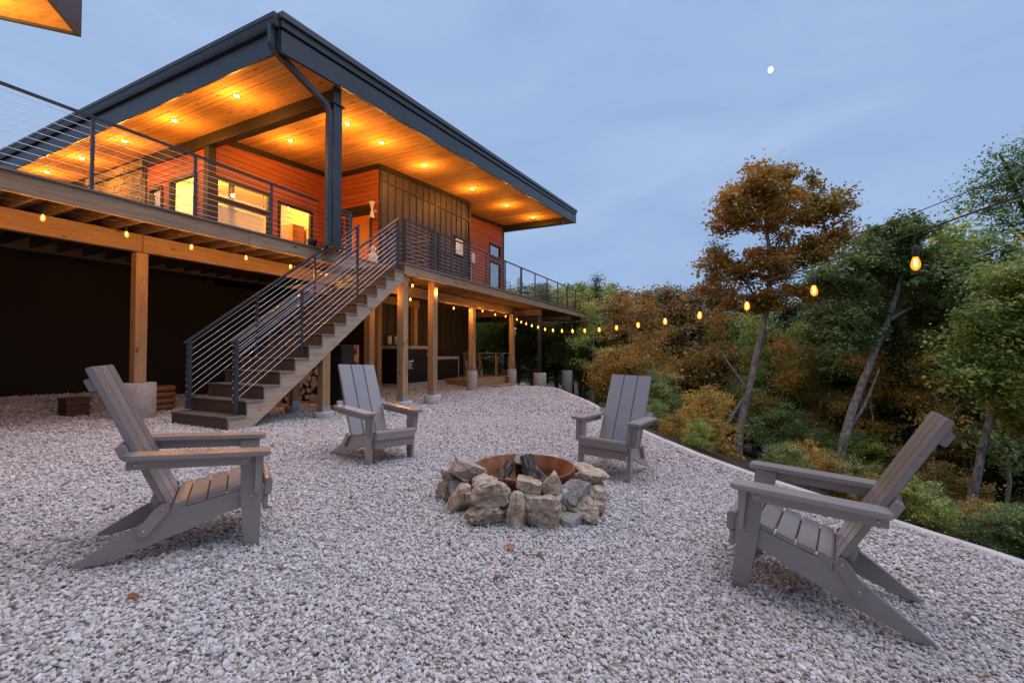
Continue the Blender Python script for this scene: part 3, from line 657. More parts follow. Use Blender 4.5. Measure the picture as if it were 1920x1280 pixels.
# ------------------------------------------------------------------ adirondack chairs
def make_chair():
    t = thing('adirondack_chair', 'x', 'chair', (0, 0, 0), 'adirondack chairs round the fire pit'); m = MT['chair']
    rail = [(.035, .355), (-.07, .342), (-.20, .300), (-.32, .268), (-.405, .258), (-.44, .245), (-.62, .130), (-.79, .012), (-.785, 0), (-.715, 0), (-.50, .066), (-.31, .138), (-.15, .205), (-.05, .235), (.035, .245)]
    for s in (-1, 1):
        y0, y1 = sorted((s * .215, s * .247)); o = prism('side_rail', rail, y0, y1, m, t)
        y0, y1 = sorted((s * .2475, s * .282)); l = prism('front_leg', [(-.042, 0), (.036, 0), (.022, .30), (.014, .548), (-.105, .548), (-.085, .30)], y0, y1, m, t)
        yb = s * .2835
        for p in ((-.03, .30), (-.085, .50), (-.02, .51)): lathe_bolt(p, yb, s, l)
        y0, y1 = sorted((s * .283, s * .312)); ap = prism('arm_support', [(-.615, .492), (-.05, .492), (-.05, .5485), (-.615, .5485)], y0, y1, m, t)
        lathe_bolt((-.575, .52), s * .3125, s, ap); lathe_bolt((-.08, .52), s * .3125, s, ap)
        y0, y1 = sorted((s * .283, s * .325)); prism('corbel', [(-.030, .5485), (.012, .5485), (.006, .33), (-.018, .33)], y0, y1, m, t, .003)
        a0, a1 = s * .232, s * .376
        pts = [(-.628, a0), (.030, a0), (.048, lerp(a0, a1, .15)), (.048, lerp(a0, a1, .82)), (.028, a1), (-.600, a1), (-.628, lerp(a0, a1, .85))]
        prism('arm', pts if s > 0 else pts[::-1], .549, .577, m, t, .005, 'z')
        # pivot link beside the back
        c0, c1 = Vector((-.445, .262)), Vector((-.515, .155)); d = (c1 - c0).normalized(); nn = Vector((-d.y, d.x)); ring = []
        for i in range(7): a = math.pi * i / 6; ring.append(c1 + (nn * math.cos(a) + d * math.sin(a)) * .030)
        for i in range(7): a = math.pi * i / 6; ring.append(c0 - (nn * math.cos(a) + d * math.sin(a)) * .030)
        y0, y1 = sorted((s * .2475, s * .272)); lk = prism('pivot_link', [tuple(p) for p in ring], y0, y1, m, t, .003); lathe_bolt(tuple(c0), s * .2725, s, lk); lathe_bolt(tuple(c1), s * .2725, s, lk)
    # seat slats follow the rails, the last one rolls down behind
    xs = [.030, -.062, -.155, -.248, -.341]
    def top(x): return float(np.interp(-x, [-.035, .07, .20, .32, .40], [.357, .344, .302, .270, .262]))
    for k in range(4):
        xa, xb = xs[k] - .006, xs[k + 1] + .004; za, zb = top(xa), top(xb)
        prism('seat_slat', [(xa, za), (xa, za + .024), (xb, zb + .024), (xb, zb)], -.250, .250, m, t, .004)
    prism('seat_slat', [(-.345, .266), (-.345, .290), (-.375, .288), (-.398, .278), (-.412, .255), (-.412, .21), (-.392, .21), (-.390, .252)], -.250, .250, m, t, .003)
    prism('front_apron', [(.036, .290), (.072, .290), (.078, .300), (.078, .378), (.070, .390), (.036, .390)], -.250, .250, m, t, .006)
    prism('front_stretcher', [(.0365, .205), (.062, .205), (.062, .287), (.0365, .287)], -.247, .247, m, t)
    # reclined back: three broad boards and two battens
    ang = math.atan2(.385, .75); d = Vector((-math.sin(ang), math.cos(ang))); nrm = Vector((-d.y, d.x))
    if nrm.x > 0: nrm = -nrm
    b0 = Vector((-.415, .255)); L = .862
    for k in (-1, 0, 1):
        y0 = k * .160 - .0765; y1 = k * .160 + .0765; c = [b0, b0 + d * L, b0 + d * L + nrm * .030, b0 + nrm * .030]; prism('back_slat', [tuple(p) for p in c], y0, y1, m, t, .005)
    for u, hw, th in ((.02, .2135, .03), (.36, .31, .035), (.74, .20, .035)):
        p = b0 + d * u + nrm * .0305; c = [p, p + d * .07, p + d * .07 + nrm * th, p + nrm * th]; prism('back_batten', [tuple(q) for q in c], -hw, hw, m, t)
    return t
BOLT = None
def lathe_bolt(p, y, s, parent):
    global BOLT
    if BOLT is None: BOLT = lathe('bolt', [(.008, -.001), (.008, .0025), (.004, .005)], MT['bolt'], None, 8, link_it=False)
    o = bpy.data.objects.new('bolt', BOLT); o.location = (p[0], y, p[1]); o.rotation_euler = (-s * math.pi / 2, 0, 0); COL.objects.link(o); o.parent = parent
ch0 = make_chair()
poses = [((1.842, 2.762, .042), -.563, -.076, 0.0, 'taupe adirondack chair side-on between the fire pit and the concrete pier'),
         ((3.002, -.124, -.099), 1.367, .036, .028, 'taupe adirondack chair side-on with its back to the wooded drop'),
         ((3.715, 3.25, -.022), -1.814, -.057, -.043, 'taupe adirondack chair facing out in front of the stair posts'),
         ((4.484, 1.113, -.081), 3.017, .026, -.029, 'taupe adirondack chair across the pit near the gravel edge and far piers')]
for i, (p, th, pi_, ro, lab) in enumerate(poses):
    c = ch0 if i == 0 else copy_tree(ch0); c['label'] = lab
    c.location = p; c.rotation_euler = (ro, -pi_, th)

# ------------------------------------------------------------------ fire pit
PCX, PCY = 3.335, 1.556; PG = gg(PCX, PCY)
pit = thing('fire_pit', 'round fire pit of stacked rough limestone with a rusty steel ring', 'fire pit', (PCX, PCY, PG))
def rock_mat(name, a, b, c, crevice_shade=.5):
    n = N(name); co = n.coords((1, 1, 1), 'obj'); nz = n.n('TexNoise', Scale=9, Detail=12, Roughness=.74); n.l(co, nz.inputs[0])
    col = n.ramp(nz.outputs[0], [(.28, a), (.5, b), (.72, c)]); vo = n.n('TexNoise', Scale=22, Detail=6, Roughness=.7); n.l(co, vo.inputs[0])
    dk = n.ramp(vo.outputs[0], [(.34, (.30, .25, .20)), (.5, (1, 1, 1))]); mx = n.n('Mix', data_type='RGBA', blend_type='MULTIPLY'); mx.inputs[0].default_value = crevice_shade; n.l(col, mx.inputs[6]); n.l(dk, mx.inputs[7])  # dark noise lows put crevice shade into the stone colour
    n.l(mx.outputs[2], n.b.inputs['Base Color']); n.b.inputs['Roughness'].default_value = .92; n.b.inputs['Specular IOR Level'].default_value = .2
    ad = n.n('Math', operation='ADD'); n.l(nz.outputs[0], ad.inputs[0]); n.l(vo.outputs[0], ad.inputs[1]); n.bump(ad.outputs[0], .9, .03); return n.m
RM = [rock_mat('tan limestone', (.26, .175, .11), (.57, .45, .335), (.82, .74, .64), .75), rock_mat('grey limestone', (.25, .22, .19), (.42, .39, .36), (.58, .55, .52), .5), rock_mat('pink limestone', (.36, .24, .19), (.50, .38, .32), (.62, .52, .46), .25)]
from mathutils import noise as mnoise
def rock(seed, size, loc, rot, mat, cut=10, rough=.075, strata=0., wedge=0., parent=pit, name='stone'):
    rr = random.Random(seed); bm = bmesh.new(); bmesh.ops.create_icosphere(bm, subdivisions=4, radius=1.0); off = Vector((seed * 3.1, seed * 1.7, seed * .9))
    pl = []
    for k in range(cut):
        d = Vector((rr.gauss(0, 1), rr.gauss(0, 1), rr.gauss(0, 1))).normalized(); pl.append((d, rr.uniform(.50, .80)))
    pl += [(Vector((0, 0, 1)), .62), (Vector((0, 0, -1)), .62), (Vector((0, -1, 0)), .66), (Vector((1, 0, 0)), .75), (Vector((-1, 0, 0)), .75)]
    for v_ in bm.verts:
        c = v_.co.copy()
        for d, h in pl:
            k = c.dot(d)
            if k > h: c -= d * (k - h) * .985
        nn = c.normalized(); rdg = 1 - abs(mnoise.noise(c * 3.1 + off * 1.3)) * 2; c += nn * (rough * 1.1 * mnoise.fractal(c * 1.7 + off, .9, 2.1, 6) - rough * 1.3 * max(0, rdg - .55) + rough * .35 * mnoise.noise(c * 9 + off))
        if strata: c += Vector((nn.x, nn.y, 0)) * strata * 1.2 * mnoise.noise(Vector((c.x * .8, c.y * .8, c.z * 7)) + off)
        if wedge: f = 1 - wedge * (c.z + .65) / 1.3; c.x *= f; c.y *= .6 + .4 * f
        v_.co = Vector((c.x * size[0] / 1.54, c.y * size[1] / 1.45, c.z * size[2] / 1.27))
    o = from_bm(name, bm, mat, None, False); o.rotation_euler = rot; o.location = loc
    if parent is not None:
        o.parent = parent; o.matrix_parent_inverse = Matrix.Translation(-Vector(parent.location))
    return o
SV = YAW - math.pi / 2     # stones are squared to the ring
def rk(seed, fw, lat, z, wd, dp, ht, tilt=(0, 0), yaw=0, mat=0, **kw):
    p = at(fw, lat, z); return rock(seed, (wd, dp, ht), p, (tilt[0], tilt[1], SV + yaw), RM[mat], **kw)
rk(1, 3.47, -.475, .315, .30, .26, .15, (.10, .42), .5, 2, cut=6, rough=.06)
rk(2, 3.56, -.64, .235, .17, .17, .13, (0, .1), .6, 0); rk(3, 3.56, -.645, .075, .20, .22, .22, (0, 0), .7, 0, strata=.05)
rk(4, 3.27, -.515, .105, .18, .20, .25, (0, .08), .5, 0, rough=.07); rk(5, 3.06, -.25, .255, .35, .26, .22, (.05, -.05), .15, 0, rough=.15, strata=.03)
rk(6, 3.02, -.265, .055, .33, .26, .19, (0, 0), .2, 0, rough=.13, strata=.07); rk(7, 2.99, -.02, .115, .215, .20, .30, (-.08, .02), 0, 0, rough=.06, wedge=.45)
rk(8, 3.12, .075, .268, .205, .19, .16, (.1, .06), -.1, 0, rough=.06, cut=7); rk(9, 3.13, .265, .300, .20, .18, .17, (.05, 0), -.2, 0, rough=.07, wedge=.5)
rk(10, 3.02, .205, .095, .34, .27, .28, (0, 0), -.1, 0, rough=.12, strata=.06); rk(11, 3.18, .455, .195, .26, .16, .22, (-.45, .12), -.45, 1, cut=6, rough=.07)
rk(12, 3.16, .51, .065, .30, .25, .22, (0, -.05), -.5, 0, rough=.12); rk(13, 3.55, .66, .225, .28, .24, .12, (0, .06), -.9, 0, rough=.10); rk(14, 3.45, .69, .075, .20, .22, .22, (0, 0), -.9, 0, strata=.08, rough=.12)
rk(15, 3.85, .64, .20, .20, .2, .12, (0, 0), -1.2, 0); rk(16, 4.18, .32, .225, .24, .2, .10, (.1, 0), 2.8, 0, rough=.07); rk(17, 4.14, -.50, .17, .24, .22, .11, (0, .1), 2.2, 1)
for i, a in enumerate(np.linspace(20, 250, 9)):
    p = at(3.68 + .60 * math.sin(R(a - 30)), .045 + .60 * math.cos(R(a - 30)), .06)
    if at(3.68, 0).length > 0 and math.sin(R(a - 30)) > -.25: rock(30 + i, (.27, .24, .24), p, (0, 0, R(a) + SV), RM[i % 2], parent=pit)
n = N('rusted steel'); nz = n.n('TexNoise', Scale=9, Detail=8, Roughness=.65); n.l(n.coords((1, 1, .5), rnd=False), nz.inputs[0]); n.l(n.ramp(nz.outputs[0], [(.3, (.075, .026, .012)), (.5, (.20, .070, .025)), (.7, (.31, .125, .045))]), n.b.inputs['Base Color']); n.b.inputs['Roughness'].default_value = .75; n.bump(nz.outputs[0], .3, .01); MT['rust'] = n.m
q = at(3.68, .045)
for k_, (f_, l_, z_, w_) in enumerate(((3.12, -.13, .16, .16), (3.14, .33, .17, .15), (3.22, -.40, .12, .17), (3.30, .58, .16, .15), (3.16, .04, .06, .16), (3.42, -.56, .16, .16), (3.02, -.40, .0, .15), (3.05, .40, .0, .16), (3.30, .66, .02, .15))): rk(80 + k_, f_, l_, z_, w_, w_, w_ * .8, (0, 0), k_, k_ % 2)
lathe('steel_ring', [(.38, .0), (.405, .03), (.41, .15), (.44, .21), (.475, .26), (.487, .30), (.484, .312), (.474, .312), (.466, .30), (.452, .262), (.42, .22), (.395, .16), (.392, .075), (.30, .055), (.0, .05)], MT['rust'], pit, 56, (q.x, q.y, -.015))
n = N('ash'); nz = n.n('TexNoise', Scale=18, Detail=6); n.l(n.coords((1, 1, 1), rnd=False), nz.inputs[0]); n.l(n.ramp(nz.outputs[0], [(.35, (.02, .018, .016)), (.7, (.13, .11, .10))]), n.b.inputs['Base Color']); n.b.inputs['Roughness'].default_value = 1; n.bump(nz.outputs[0], 1, .03)
lathe('ash_bed', [(.388, .06), (.25, .085), (.1, .10), (.0, .11)], n.m, pit, 24, (q.x, q.y, -.015))
n = N('oak bark'); co = n.coords((14, 14, 3.2), 'obj'); vo = n.n('TexVoronoi', Scale=2.2, feature='DISTANCE_TO_EDGE'); n.l(co, vo.inputs[0]); nz = n.n('TexNoise', Scale=3, Detail=6); n.l(co, nz.inputs[0])
n.l(n.ramp(vo.outputs['Distance'], [(.02, (.045, .037, .032)), (.14, (.13, .108, .092)), (.4, (.23, .20, .18))]), n.b.inputs['Base Color']); n.b.inputs['Roughness'].default_value = .95; n.bump(vo.outputs['Distance'], 1, .03); MT['bark_log'] = n.m
n = N('cut wood end'); co = n.coords((1, 1, 1), 'obj', False); wv = n.n('TexWave', wave_type='RINGS', rings_direction='Z', Scale=14, Distortion=3); n.l(co, wv.inputs[0]); n.l(n.ramp(wv.outputs[0], [(0, (.30, .20, .11)), (1, (.48, .37, .24))]), n.b.inputs['Base Color']); n.b.inputs['Roughness'].default_value = .9; MT['cut'] = n.m
n = N('weathered cut end'); co = n.coords((1, 1, 1), 'obj', False); wv = n.n('TexWave', wave_type='RINGS', rings_direction='Z', Scale=16, Distortion=4); n.l(co, wv.inputs[0]); n.l(n.ramp(wv.outputs[0], [(0, (.27, .22, .17)), (1, (.45, .40, .34))]), n.b.inputs['Base Color']); n.b.inputs['Roughness'].default_value = .9; MT['cutgrey'] = n.m
def log_mesh(name, r, L, seed, split=False, end='cut', sides=14):
    rr = random.Random(seed); bm = bmesh.new(); rings = []; prof = []
    for i in range(sides):
        a = 2 * math.pi * i / sides; k = r * (1 + .10 * math.sin(2 * a + seed) + rr.uniform(-.05, .05)); px_, py_ = k * math.cos(a), k * math.sin(a)
        if split and py_ < -.15 * r: py_ = -.15 * r
        prof.append((px_, py_))
    for z in np.linspace(-L / 2, L / 2, 6): rings.append([bm.verts.new((x * (1 + rr.uniform(-.03, .03)), y * (1 + rr.uniform(-.03, .03)), z)) for x, y in prof])
    for k in range(5):
        for i in range(sides): bm.faces.new((rings[k][i], rings[k][(i + 1) % sides], rings[k + 1][(i + 1) % sides], rings[k + 1][i]))
    e0 = bm.faces.new(rings[0][::-1]); e1 = bm.faces.new(rings[-1]); e0.material_index = e1.material_index = 1
    me = bpy.data.meshes.new(name); bm.to_mesh(me); bm.free(); me.materials.append(MT['bark_log']); me.materials.append(MT[end]); return me
def log_at(me, c, d, roll, label=None, parent=None, name='firewood_log', group=None):
    o = bpy.data.objects.new(name, me); o.rotation_mode = 'QUATERNION'; from mathutils import Quaternion
    o.rotation_quaternion = Vector((0, 0, 1)).rotation_difference(Vector(d)) @ Quaternion((0, 0, 1), roll); o.location = c
    if parent is not None: link(o, parent)
    else: COL.objects.link(o); tag(o, label, 'log', group)
    return o
def vd(fw, lat, z): c = at(fw, lat, z); return Vector((c.x, c.y, z))
GL = 'logs laid in the fire pit'
log_at(log_mesh('firewood_log', .072, .42, 1, True, 'cutgrey'), at(3.56, .10, .245), vd(.20, -.12, .62), 2.6, 'broad split log with furrowed bark standing highest in the pit', None, group=GL)
log_at(log_mesh('firewood_log', .058, .38, 2, False, 'cutgrey'), at(3.58, -.16, .21), vd(.35, .38, .62), .5, 'split log leaning inwards against the others in the pit', None, group=GL)
log_at(log_mesh('firewood_log', .062, .40, 3, True, 'cutgrey'), at(3.47, -.02, .165), vd(-.72, -.25, .48), 1.2, 'short log with pale end low in front of the stack in the pit', None, group=GL)
log_at(log_mesh('firewood_log', .058, .44, 4, False, 'cutgrey'), at(3.80, .02, .27), vd(-.55, -.02, .42), 0, 'round log whose pale cut end tops the stack in the pit', None, group=GL)
log_at(log_mesh('firewood_log', .05, .40, 5, True, 'cutgrey'), at(3.60, .23, .19), vd(.2, -.45, .50), 2.2, 'thin split log leaning on the side of the stack in the pit', None, group=GL)

# the whole ring and its logs, brought to size and place
q0 = Vector((PCX, PCY, 0)); q1 = at(3.75, .10); pit.location = (q1.x, q1.y, gg(q1.x, q1.y) - .01); pit.scale = (.89, .89, .84)
for o in list(COL.objects):
    if o.get('group') == GL:
        d = o.location - q0; o.location = (q1.x + d.x * .89, q1.y + d.y * .89, PG - .01 + (d.z - PG) * .80 - .012); o.scale = (.86, .86, .82)
# ------------------------------------------------------------------ things under the decks
DKW = plain('dark crate wood', (.085, .045, .026), .7, .3, 12)
def crate(x0, x1, y0, y1, z0, z1, lab):
    t = thing('wooden_crate', lab, 'crate', ((x0 + x1) / 2, (y0 + y1) / 2, z0)); k = 3; h = (z1 - z0) / k
    for i in range(k):
        for ya, yb in ((y0, y0 + .025), (y1 - .025, y1)): bar('slat', x0, x1, ya, yb, z0 + i * h, z0 + (i + 1) * h - .012, DKW, t)
        for xa, xb in ((x0, x0 + .025), (x1 - .025, x1)): bar('slat', xa, xb, y0 + .027, y1 - .027, z0 + i * h, z0 + (i + 1) * h - .012, DKW, t)
    bar('lid', x0 - .01, x1 + .01, y0 - .01, y1 + .01, z1 - .01, z1 + .02, DKW, t); return t
crate(3.62, 3.95, 10.6, 10.95, gg(3.8, 10.8) - .02, gg(3.8, 10.8) + .30, 'dark wooden crate on the gravel behind the big concrete pier')
g = gg(5.0, 10.7); tub = thing('barrel_planter', 'brown banded half barrel standing behind the big concrete pier', 'barrel', (5.0, 10.7, g)); bm_w = plain('barrel oak', (.20, .085, .035), .6, .25, 9)
for k in range(4): lathe('stave_ring', [(.34, k * .125), (.37, k * .125 + .03), (.37, k * .125 + .09), (.34, k * .125 + .118)], bm_w, tub, 24, (5.0, 10.7, g - .01))
# wood store under the stair
ws = thing('firewood_rack', 'timber rack holding stacked split firewood under the stair', 'rack', (8.2, 9.6, gg(8.2, 9.6)))
g = gg(8.2, 9.4); bar('rail', 6.8, 9.3, 9.25, 9.33, g + .02, g + .10, MT['timber_x'], ws); bar('rail', 6.8, 9.3, 9.65, 9.73, g + .02, g + .10, MT['timber_x'], ws)
for x in (6.85, 9.25): bar('upright', x - .04, x + .04, 9.28, 9.36, g, g + 1.5, MT['timber_z'], ws); bar('upright', x - .04, x + .04, 9.62, 9.70, g, g + 1.5, MT['timber_z'], ws)
meL = [log_mesh('firewood_log', r, .42, 20 + i, i % 3 == 1, 'cut', 12) for i, r in enumerate((.09, .075, .11, .065, .085))]
rr = random.Random(5); z = g + .19; row = 0
while z < g + 1.45:
    x = 6.98 + (.09 if row % 2 else 0)
    while x < 9.15: log_at(rr.choice(meL), (x, 9.46 + rr.uniform(-.04, .04), z + rr.uniform(-.02, .02)), (rr.uniform(-.05, .05), 1, rr.uniform(-.04, .04)), rr.uniform(0, 6), 'split firewood log stacked in the rack under the stair', None, 'firewood_log', 'firewood stacked under the stair'); x += rr.uniform(.165, .19)
    z += .155; row += 1
t = thing('metal_cabinet', 'tall narrow black metal cabinet beside the stacked firewood', 'cabinet', (7.0, 7.9, gg(7, 7.9))); g = gg(7, 7.9)
box('body', 7.02, 7.42, 7.55, 7.95, g + .10, g + 1.45, MT['black'], t, .01); box('plinth', 6.9, 7.5, 7.45, 8.0, g - .05, g + .06, MT['timber_x'], t, .01); bar('door', 7.05, 7.39, 7.535, 7.549, g + .14, g + 1.40, MT['metal_black'], t)
for a in (7.05, 7.39): bar('foot', a - .02, a + .02, 7.6, 7.64, g + .05, g + .11, MT['black'], t)
# air conditioners and generator against the batten wall
mesh_m = plain('black condenser grille', (.014, .014, .016), .5, .3, 60); capm = plain('grey sheet cap', (.42, .42, .44), .5, .1, 4)
pad = gg(14, 10.2); box('equipment_pad', 11.4, 16.3, 9.62, 10.62, pad - .2, pad + .05, MT['concrete'], None, .01); tag(bpy.data.objects['equipment_pad'], 'low concrete pad under the outdoor units by the batten wall', 'pad')
def condenser(x0, x1, z1, lab, tagm=False):
    t = thing('outdoor_unit', lab, 'air conditioner', ((x0 + x1) / 2, 10.1, pad + .05)); y0, y1 = 9.72, 10.52; zb = pad + .052
    box('body', x0 + .03, x1 - .03, y0 + .03, y1 - .03, zb + .05, z1 - .05, mesh_m, t, .01); box('cap', x0, x1, y0, y1, z1 - .10, z1 + .02, capm, t, .025); box('base', x0, x1, y0, y1, zb, zb + .06, capm, t, .01)
    for xa in (x0, x1 - .035):
        for ya in (y0, y1 - .035): bar('corner_strip', xa, xa + .035, ya, ya + .035, zb + .06, z1 - .10, capm if xa > x0 else MT['black'], t)
    z = zb + .12
    while z < z1 - .16: bar('louvre', x0 + .04, x1 - .04, y0 + .012, y0 + .029, z, z + .022, MT['black'], t); bar('louvre', x0 + .012, x0 + .029, y0 + .04, y1 - .04, z, z + .022, MT['black'], t); z += .06
    if tagm: bar('badge', x1 - .30, x1 - .16, y0 + .003, y0 + .0118, z1 - .34, z1 - .27, MT['white_metal'], t)
condenser(11.55, 13.35, 1.38, 'taller black outdoor unit with grey cap against the batten wall', True); condenser(13.55, 15.2, .98, 'lower black outdoor unit with grey cap next to the stacked chairs')
for k, x in enumerate((11.95, 12.3)):
    t = thing('outlet_box', ('grey electrical outlet box on the batten wall nearer the stair', 'grey electrical outlet box on the batten wall nearer the chairs')[k], 'outlet', (x, BY, 1.55)); box('case', x, x + .2, BY - .13, BY - .03, 1.45, 1.75, MT['galv'], t, .012); bar('cover', x + .02, x + .18, BY - .137, BY - .13, 1.47, 1.73, MT['white_metal'], t)
# stacked metal chairs
def patio_chair(x, y, z, rz, lab, m=None, grp='metal chairs stacked by the batten wall'):
    t = thing('metal_patio_chair', lab, 'chair', (0, 0, 0), grp); m = m or MT['galv']
    def tb(nm, pts, r=.013, mat=m): o = bpy.data.objects.new(nm, tube_mesh(nm, pts, r, mat, 6)); link(o, t)
    for s in (-1, 1):
        tb('leg', [(.22, s * .22, 0), (.20, s * .22, .42)]); tb('leg', [(-.26, s * .22, 0), (-.20, s * .22, .42), (-.28, s * .21, .70), (-.33, s * .16, .95)]); tb('arm', [(.20, s * .22, .42), (.18, s * .25, .62), (-.25, s * .25, .66)])
    tb('front_rail', [(.20, -.22, .42), (.20, .22, .42)]); tb('back_hoop', [(-.33, -.16, .95), (-.345, -.08, 1.02), (-.35, 0, 1.035), (-.345, .08, 1.02), (-.33, .16, .95)])
    for k in range(6): y_ = -.18 + .072 * k; tb('seat_strap', [(.20, y_, .425), (-.20, y_, .425)], .010, MT['metal_black'])
    for k in range(4):
        y_ = -.12 + .08 * k; tb('back_strap', [(-.21, y_, .45), (-.28, y_ * .95, .70), (-.345, y_ * .8, 1.0)], .009, rustm)
    t.location = (x, y, z); t.rotation_euler = (0, 0, rz); return t
rustm = plain('brown wrought back', (.16, .07, .045), .6, .2, 20)
g = gg(15.9, 9.4) + .12
patio_chair(15.75, 9.3, g, -2.0, 'grey metal patio chair standing lowest in the stack by the batten wall'); patio_chair(15.79, 9.38, g + .13, -2.0, 'grey metal patio chair on top of the stack by the batten wall'); patio_chair(16.35, 9.75, g, -1.8, 'grey metal patio chair beside the stacked pair')
for x, y, rz, lab in ((17.2, 7.6, -.6, 'dark metal chair on the long deck beside the small square window'), (18.4, 7.5, 2.4, 'dark metal chair on the long deck nearest the tall end windows')): patio_chair(x, y, LO, rz, lab, MT['metal_black'], 'dark chairs on the long deck')
# low platform with guard rail
t = thing('low_platform', 'low timber platform and step under the far end of the deck', 'platform', (15, 9, pad)); zt = .14
for k, y in enumerate(np.arange(8.28, 10.5, .145)): bar('board', 14.2, 17.3, y, y + .138, zt - .035, zt, MT['timber_x'], t)
box('skirt', 14.2, 17.3, 8.22, 8.275, zt - .42, zt + .0, MT['timber_x'], t); box('skirt', 14.14, 14.195, 8.22, 10.6, zt - .42, zt, MT['timber_y'], t)
t2 = thing('timber_step', 'loose timber step in front of the low platform', 'step', (15.6, 7.8, -.2))
for k in range(3): bar('board', 14.5, 16.1, 7.45 + k * .16, 7.60 + k * .16, -.14, -.09, MT['timber_x'], t2)
bar('riser', 14.5, 16.1, 7.45, 7.49, -.3, -.141, MT['timber_x'], t2)
t3 = thing('timber_guard_rail', 'timber guard rail with cable infill behind the low platform', 'railing', (16.9, 9.5, .1))
box('top_rail', 16.84, 16.98, 8.15, 10.6, 1.10, 1.15, MT['timber_y'], t3); 
for y in (8.9, 9.75, 10.5): box('post', 16.86, 16.96, y - .05, y + .05, zt, 1.10, MT['timber_z'], t3)
for k in range(7): rod('cable', (16.91, 8.1, zt + .12 + k * .12), (16.91, 10.55, zt + .12 + k * .12), .004, MT['cable'], t3)
for k, (x, y, s_) in enumerate(((15.9, 7.15, .22), (16.2, 7.35, .3))): 
    o = rock(60 + k, (s_, s_ * .8, .16), (x, y, gg(x, y) + .02), (0, 0, k), RM[0], parent=None, name='rock'); tag(o, ('small pale rock lying at the gravel edge by the timber step', 'larger pale rock lying at the gravel edge by the timber step')[k], 'rock')
g = gg(12.6, 6.0); o = box('drain_grate', 12.35, 13.1, 5.9, 6.35, g + .01, g + .045, MT['galv'], None, .008); tag(o, 'grey metal drain cover lying flat on the gravel', 'grate')
g = gg(2.2, 11.2)
for k, (x, y, lab) in enumerate(((2.05, 11.5, 'flat pale slab on the gravel by the dark foundation wall'), (1.75, 9.3, 'flat pale slab on the gravel out from under the porch deck'))):
    o = rock(70 + k, (1.0, .5, .12), (x, y, gg(x, y) + .03), (0, 0, .3 + k), RM[1], parent=None, name='stone_slab', rough=.04); tag(o, lab, 'slab')
# outlet on the landing post
t = thing('outlet_box', 'grey outlet box clipped to the landing post', 'outlet', (8.42, 6.8, 1.0)); box('case', 8.395, 8.50, 6.72, 6.86, .78, .98, MT['galv'], t, .01); bar('cover', 8.41, 8.49, 6.712, 6.72, .80, .96, MT['black'], t); rod('hook', (8.40, 6.80, 1.25), (8.46, 6.76, 1.38), .012, MT['black'], t)

# ------------------------------------------------------------------ string lights
bulb_me = lathe('bulb', [(.010, .0), (.016, -.012), (.026, -.045), (.030, -.068), (.026, -.09), (.014, -.105), (.003, -.110)], MT['bulb'], None, 12, link_it=False)
fil_me = lathe('filament', [(.004, -.02), (.011, -.035), (.013, -.06), (.010, -.08), (.003, -.088)], MT['filament'], None, 8, link_it=False)
sock_me = lathe('socket', [(.006, .075), (.018, .06), (.020, .0), (.016, -.012)], MT['black'], None, 10, link_it=False)
def light_string(label, wire, bulbs, r=.006, extra=None, drop=.10, watt=1.6):
    t = thing('string_lights', label, 'string lights', wire[0], 'warm bulb strings')
    o = bpy.data.objects.new('wire', tube_mesh('wire', wire, r, MT['cord'], 5)); link(o, t)
    if extra: link(bpy.data.objects.new('guide_wire', tube_mesh('guide_wire', extra, .0035, MT['cord'], 4)), t)
    for p in bulbs:
        b = bpy.data.objects.new('bulb', bulb_me); b.location = Vector(p) + Vector((0, 0, -drop)); b.rotation_euler = (random.uniform(-.08, .08), random.uniform(-.08, .08), 0); link(b, t)
        ld = bpy.data.lights.new('bulb_lamp', 'POINT'); ld.energy = watt; ld.color = (1, .42, .08); ld.shadow_soft_size = .03; lo = bpy.data.objects.new('bulb_lamp', ld); COL.objects.link(lo); lo.parent = b; lo.location = (0, 0, -.15)
        s = bpy.data.objects.new('socket', sock_me); COL.objects.link(s); s.parent = b; s = bpy.data.objects.new('filament', fil_me); COL.objects.link(s); s.parent = b
        if drop > .12: c = bpy.data.objects.new('drop_cord', unit('rod', MT['cord'])); c.scale = (.004, .004, drop - .07); c.location = (0, 0, .07); COL.objects.link(c); c.parent = b
    return t
# along the upper deck edge
wz = UP - .33; bx = [.65, 1.63, 2.60, 3.54, 4.48, 5.46, 6.45, 7.40]; wire = []
for a, b in zip(bx[:-1], bx[1:]):
    for u in np.linspace(0, 1, 7)[:-1]: wire.append((a + (b - a) * u, 8.45, wz - .05 * 4 * u * (1 - u)))
wire.append((7.4, 8.45, wz)); light_string('warm bulbs hung along the underside of the upper porch deck', [(-1.5, 8.45, wz)] + wire, [(x, 8.45, wz) for x in bx], drop=.15, watt=17)
pts = [(7.4, 8.45, wz), (8.2, 7.3, 2.75), (8.45, 6.98, 2.98), (8.9, 7.1, 3.0), (9.2, 7.4, 2.85), (9.5, 7.0, 2.98), (10.2, 7.2, 2.78), (10.9, 7.5, 2.70), (12.15, 7.85, 2.72), (13.1, 7.86, 2.74), (14.05, 7.86, 2.78), (15.05, 7.86, 2.74), (15.95, 7.86, 2.76), (16.5, 7.86, 2.78)]
light_string('warm bulbs draped from post to post under the landing and long deck', pts, [(8.08, 7.2, 2.72), (8.81, 7.02, 3.0), (9.2, 7.4, 2.72), (9.52, 6.80, 2.98), (12.02, 7.9, 2.76), (13.0, 7.86, 2.76), (13.85, 7.86, 2.82), (14.85, 7.86, 2.76), (15.75, 7.86, 2.76)], drop=.09, watt=14)
ii = np.arange(0, 25); fw = 18.4 * (1.0 - .04596 * ii); la = 18.4 * (.00182 + .00879 * ii)
ys_ = [591, 598, 603, 606, 609, 612, 616, 618, 619, 619, 619, 617, 612, 608, 600, 589, 570, 538, 488]
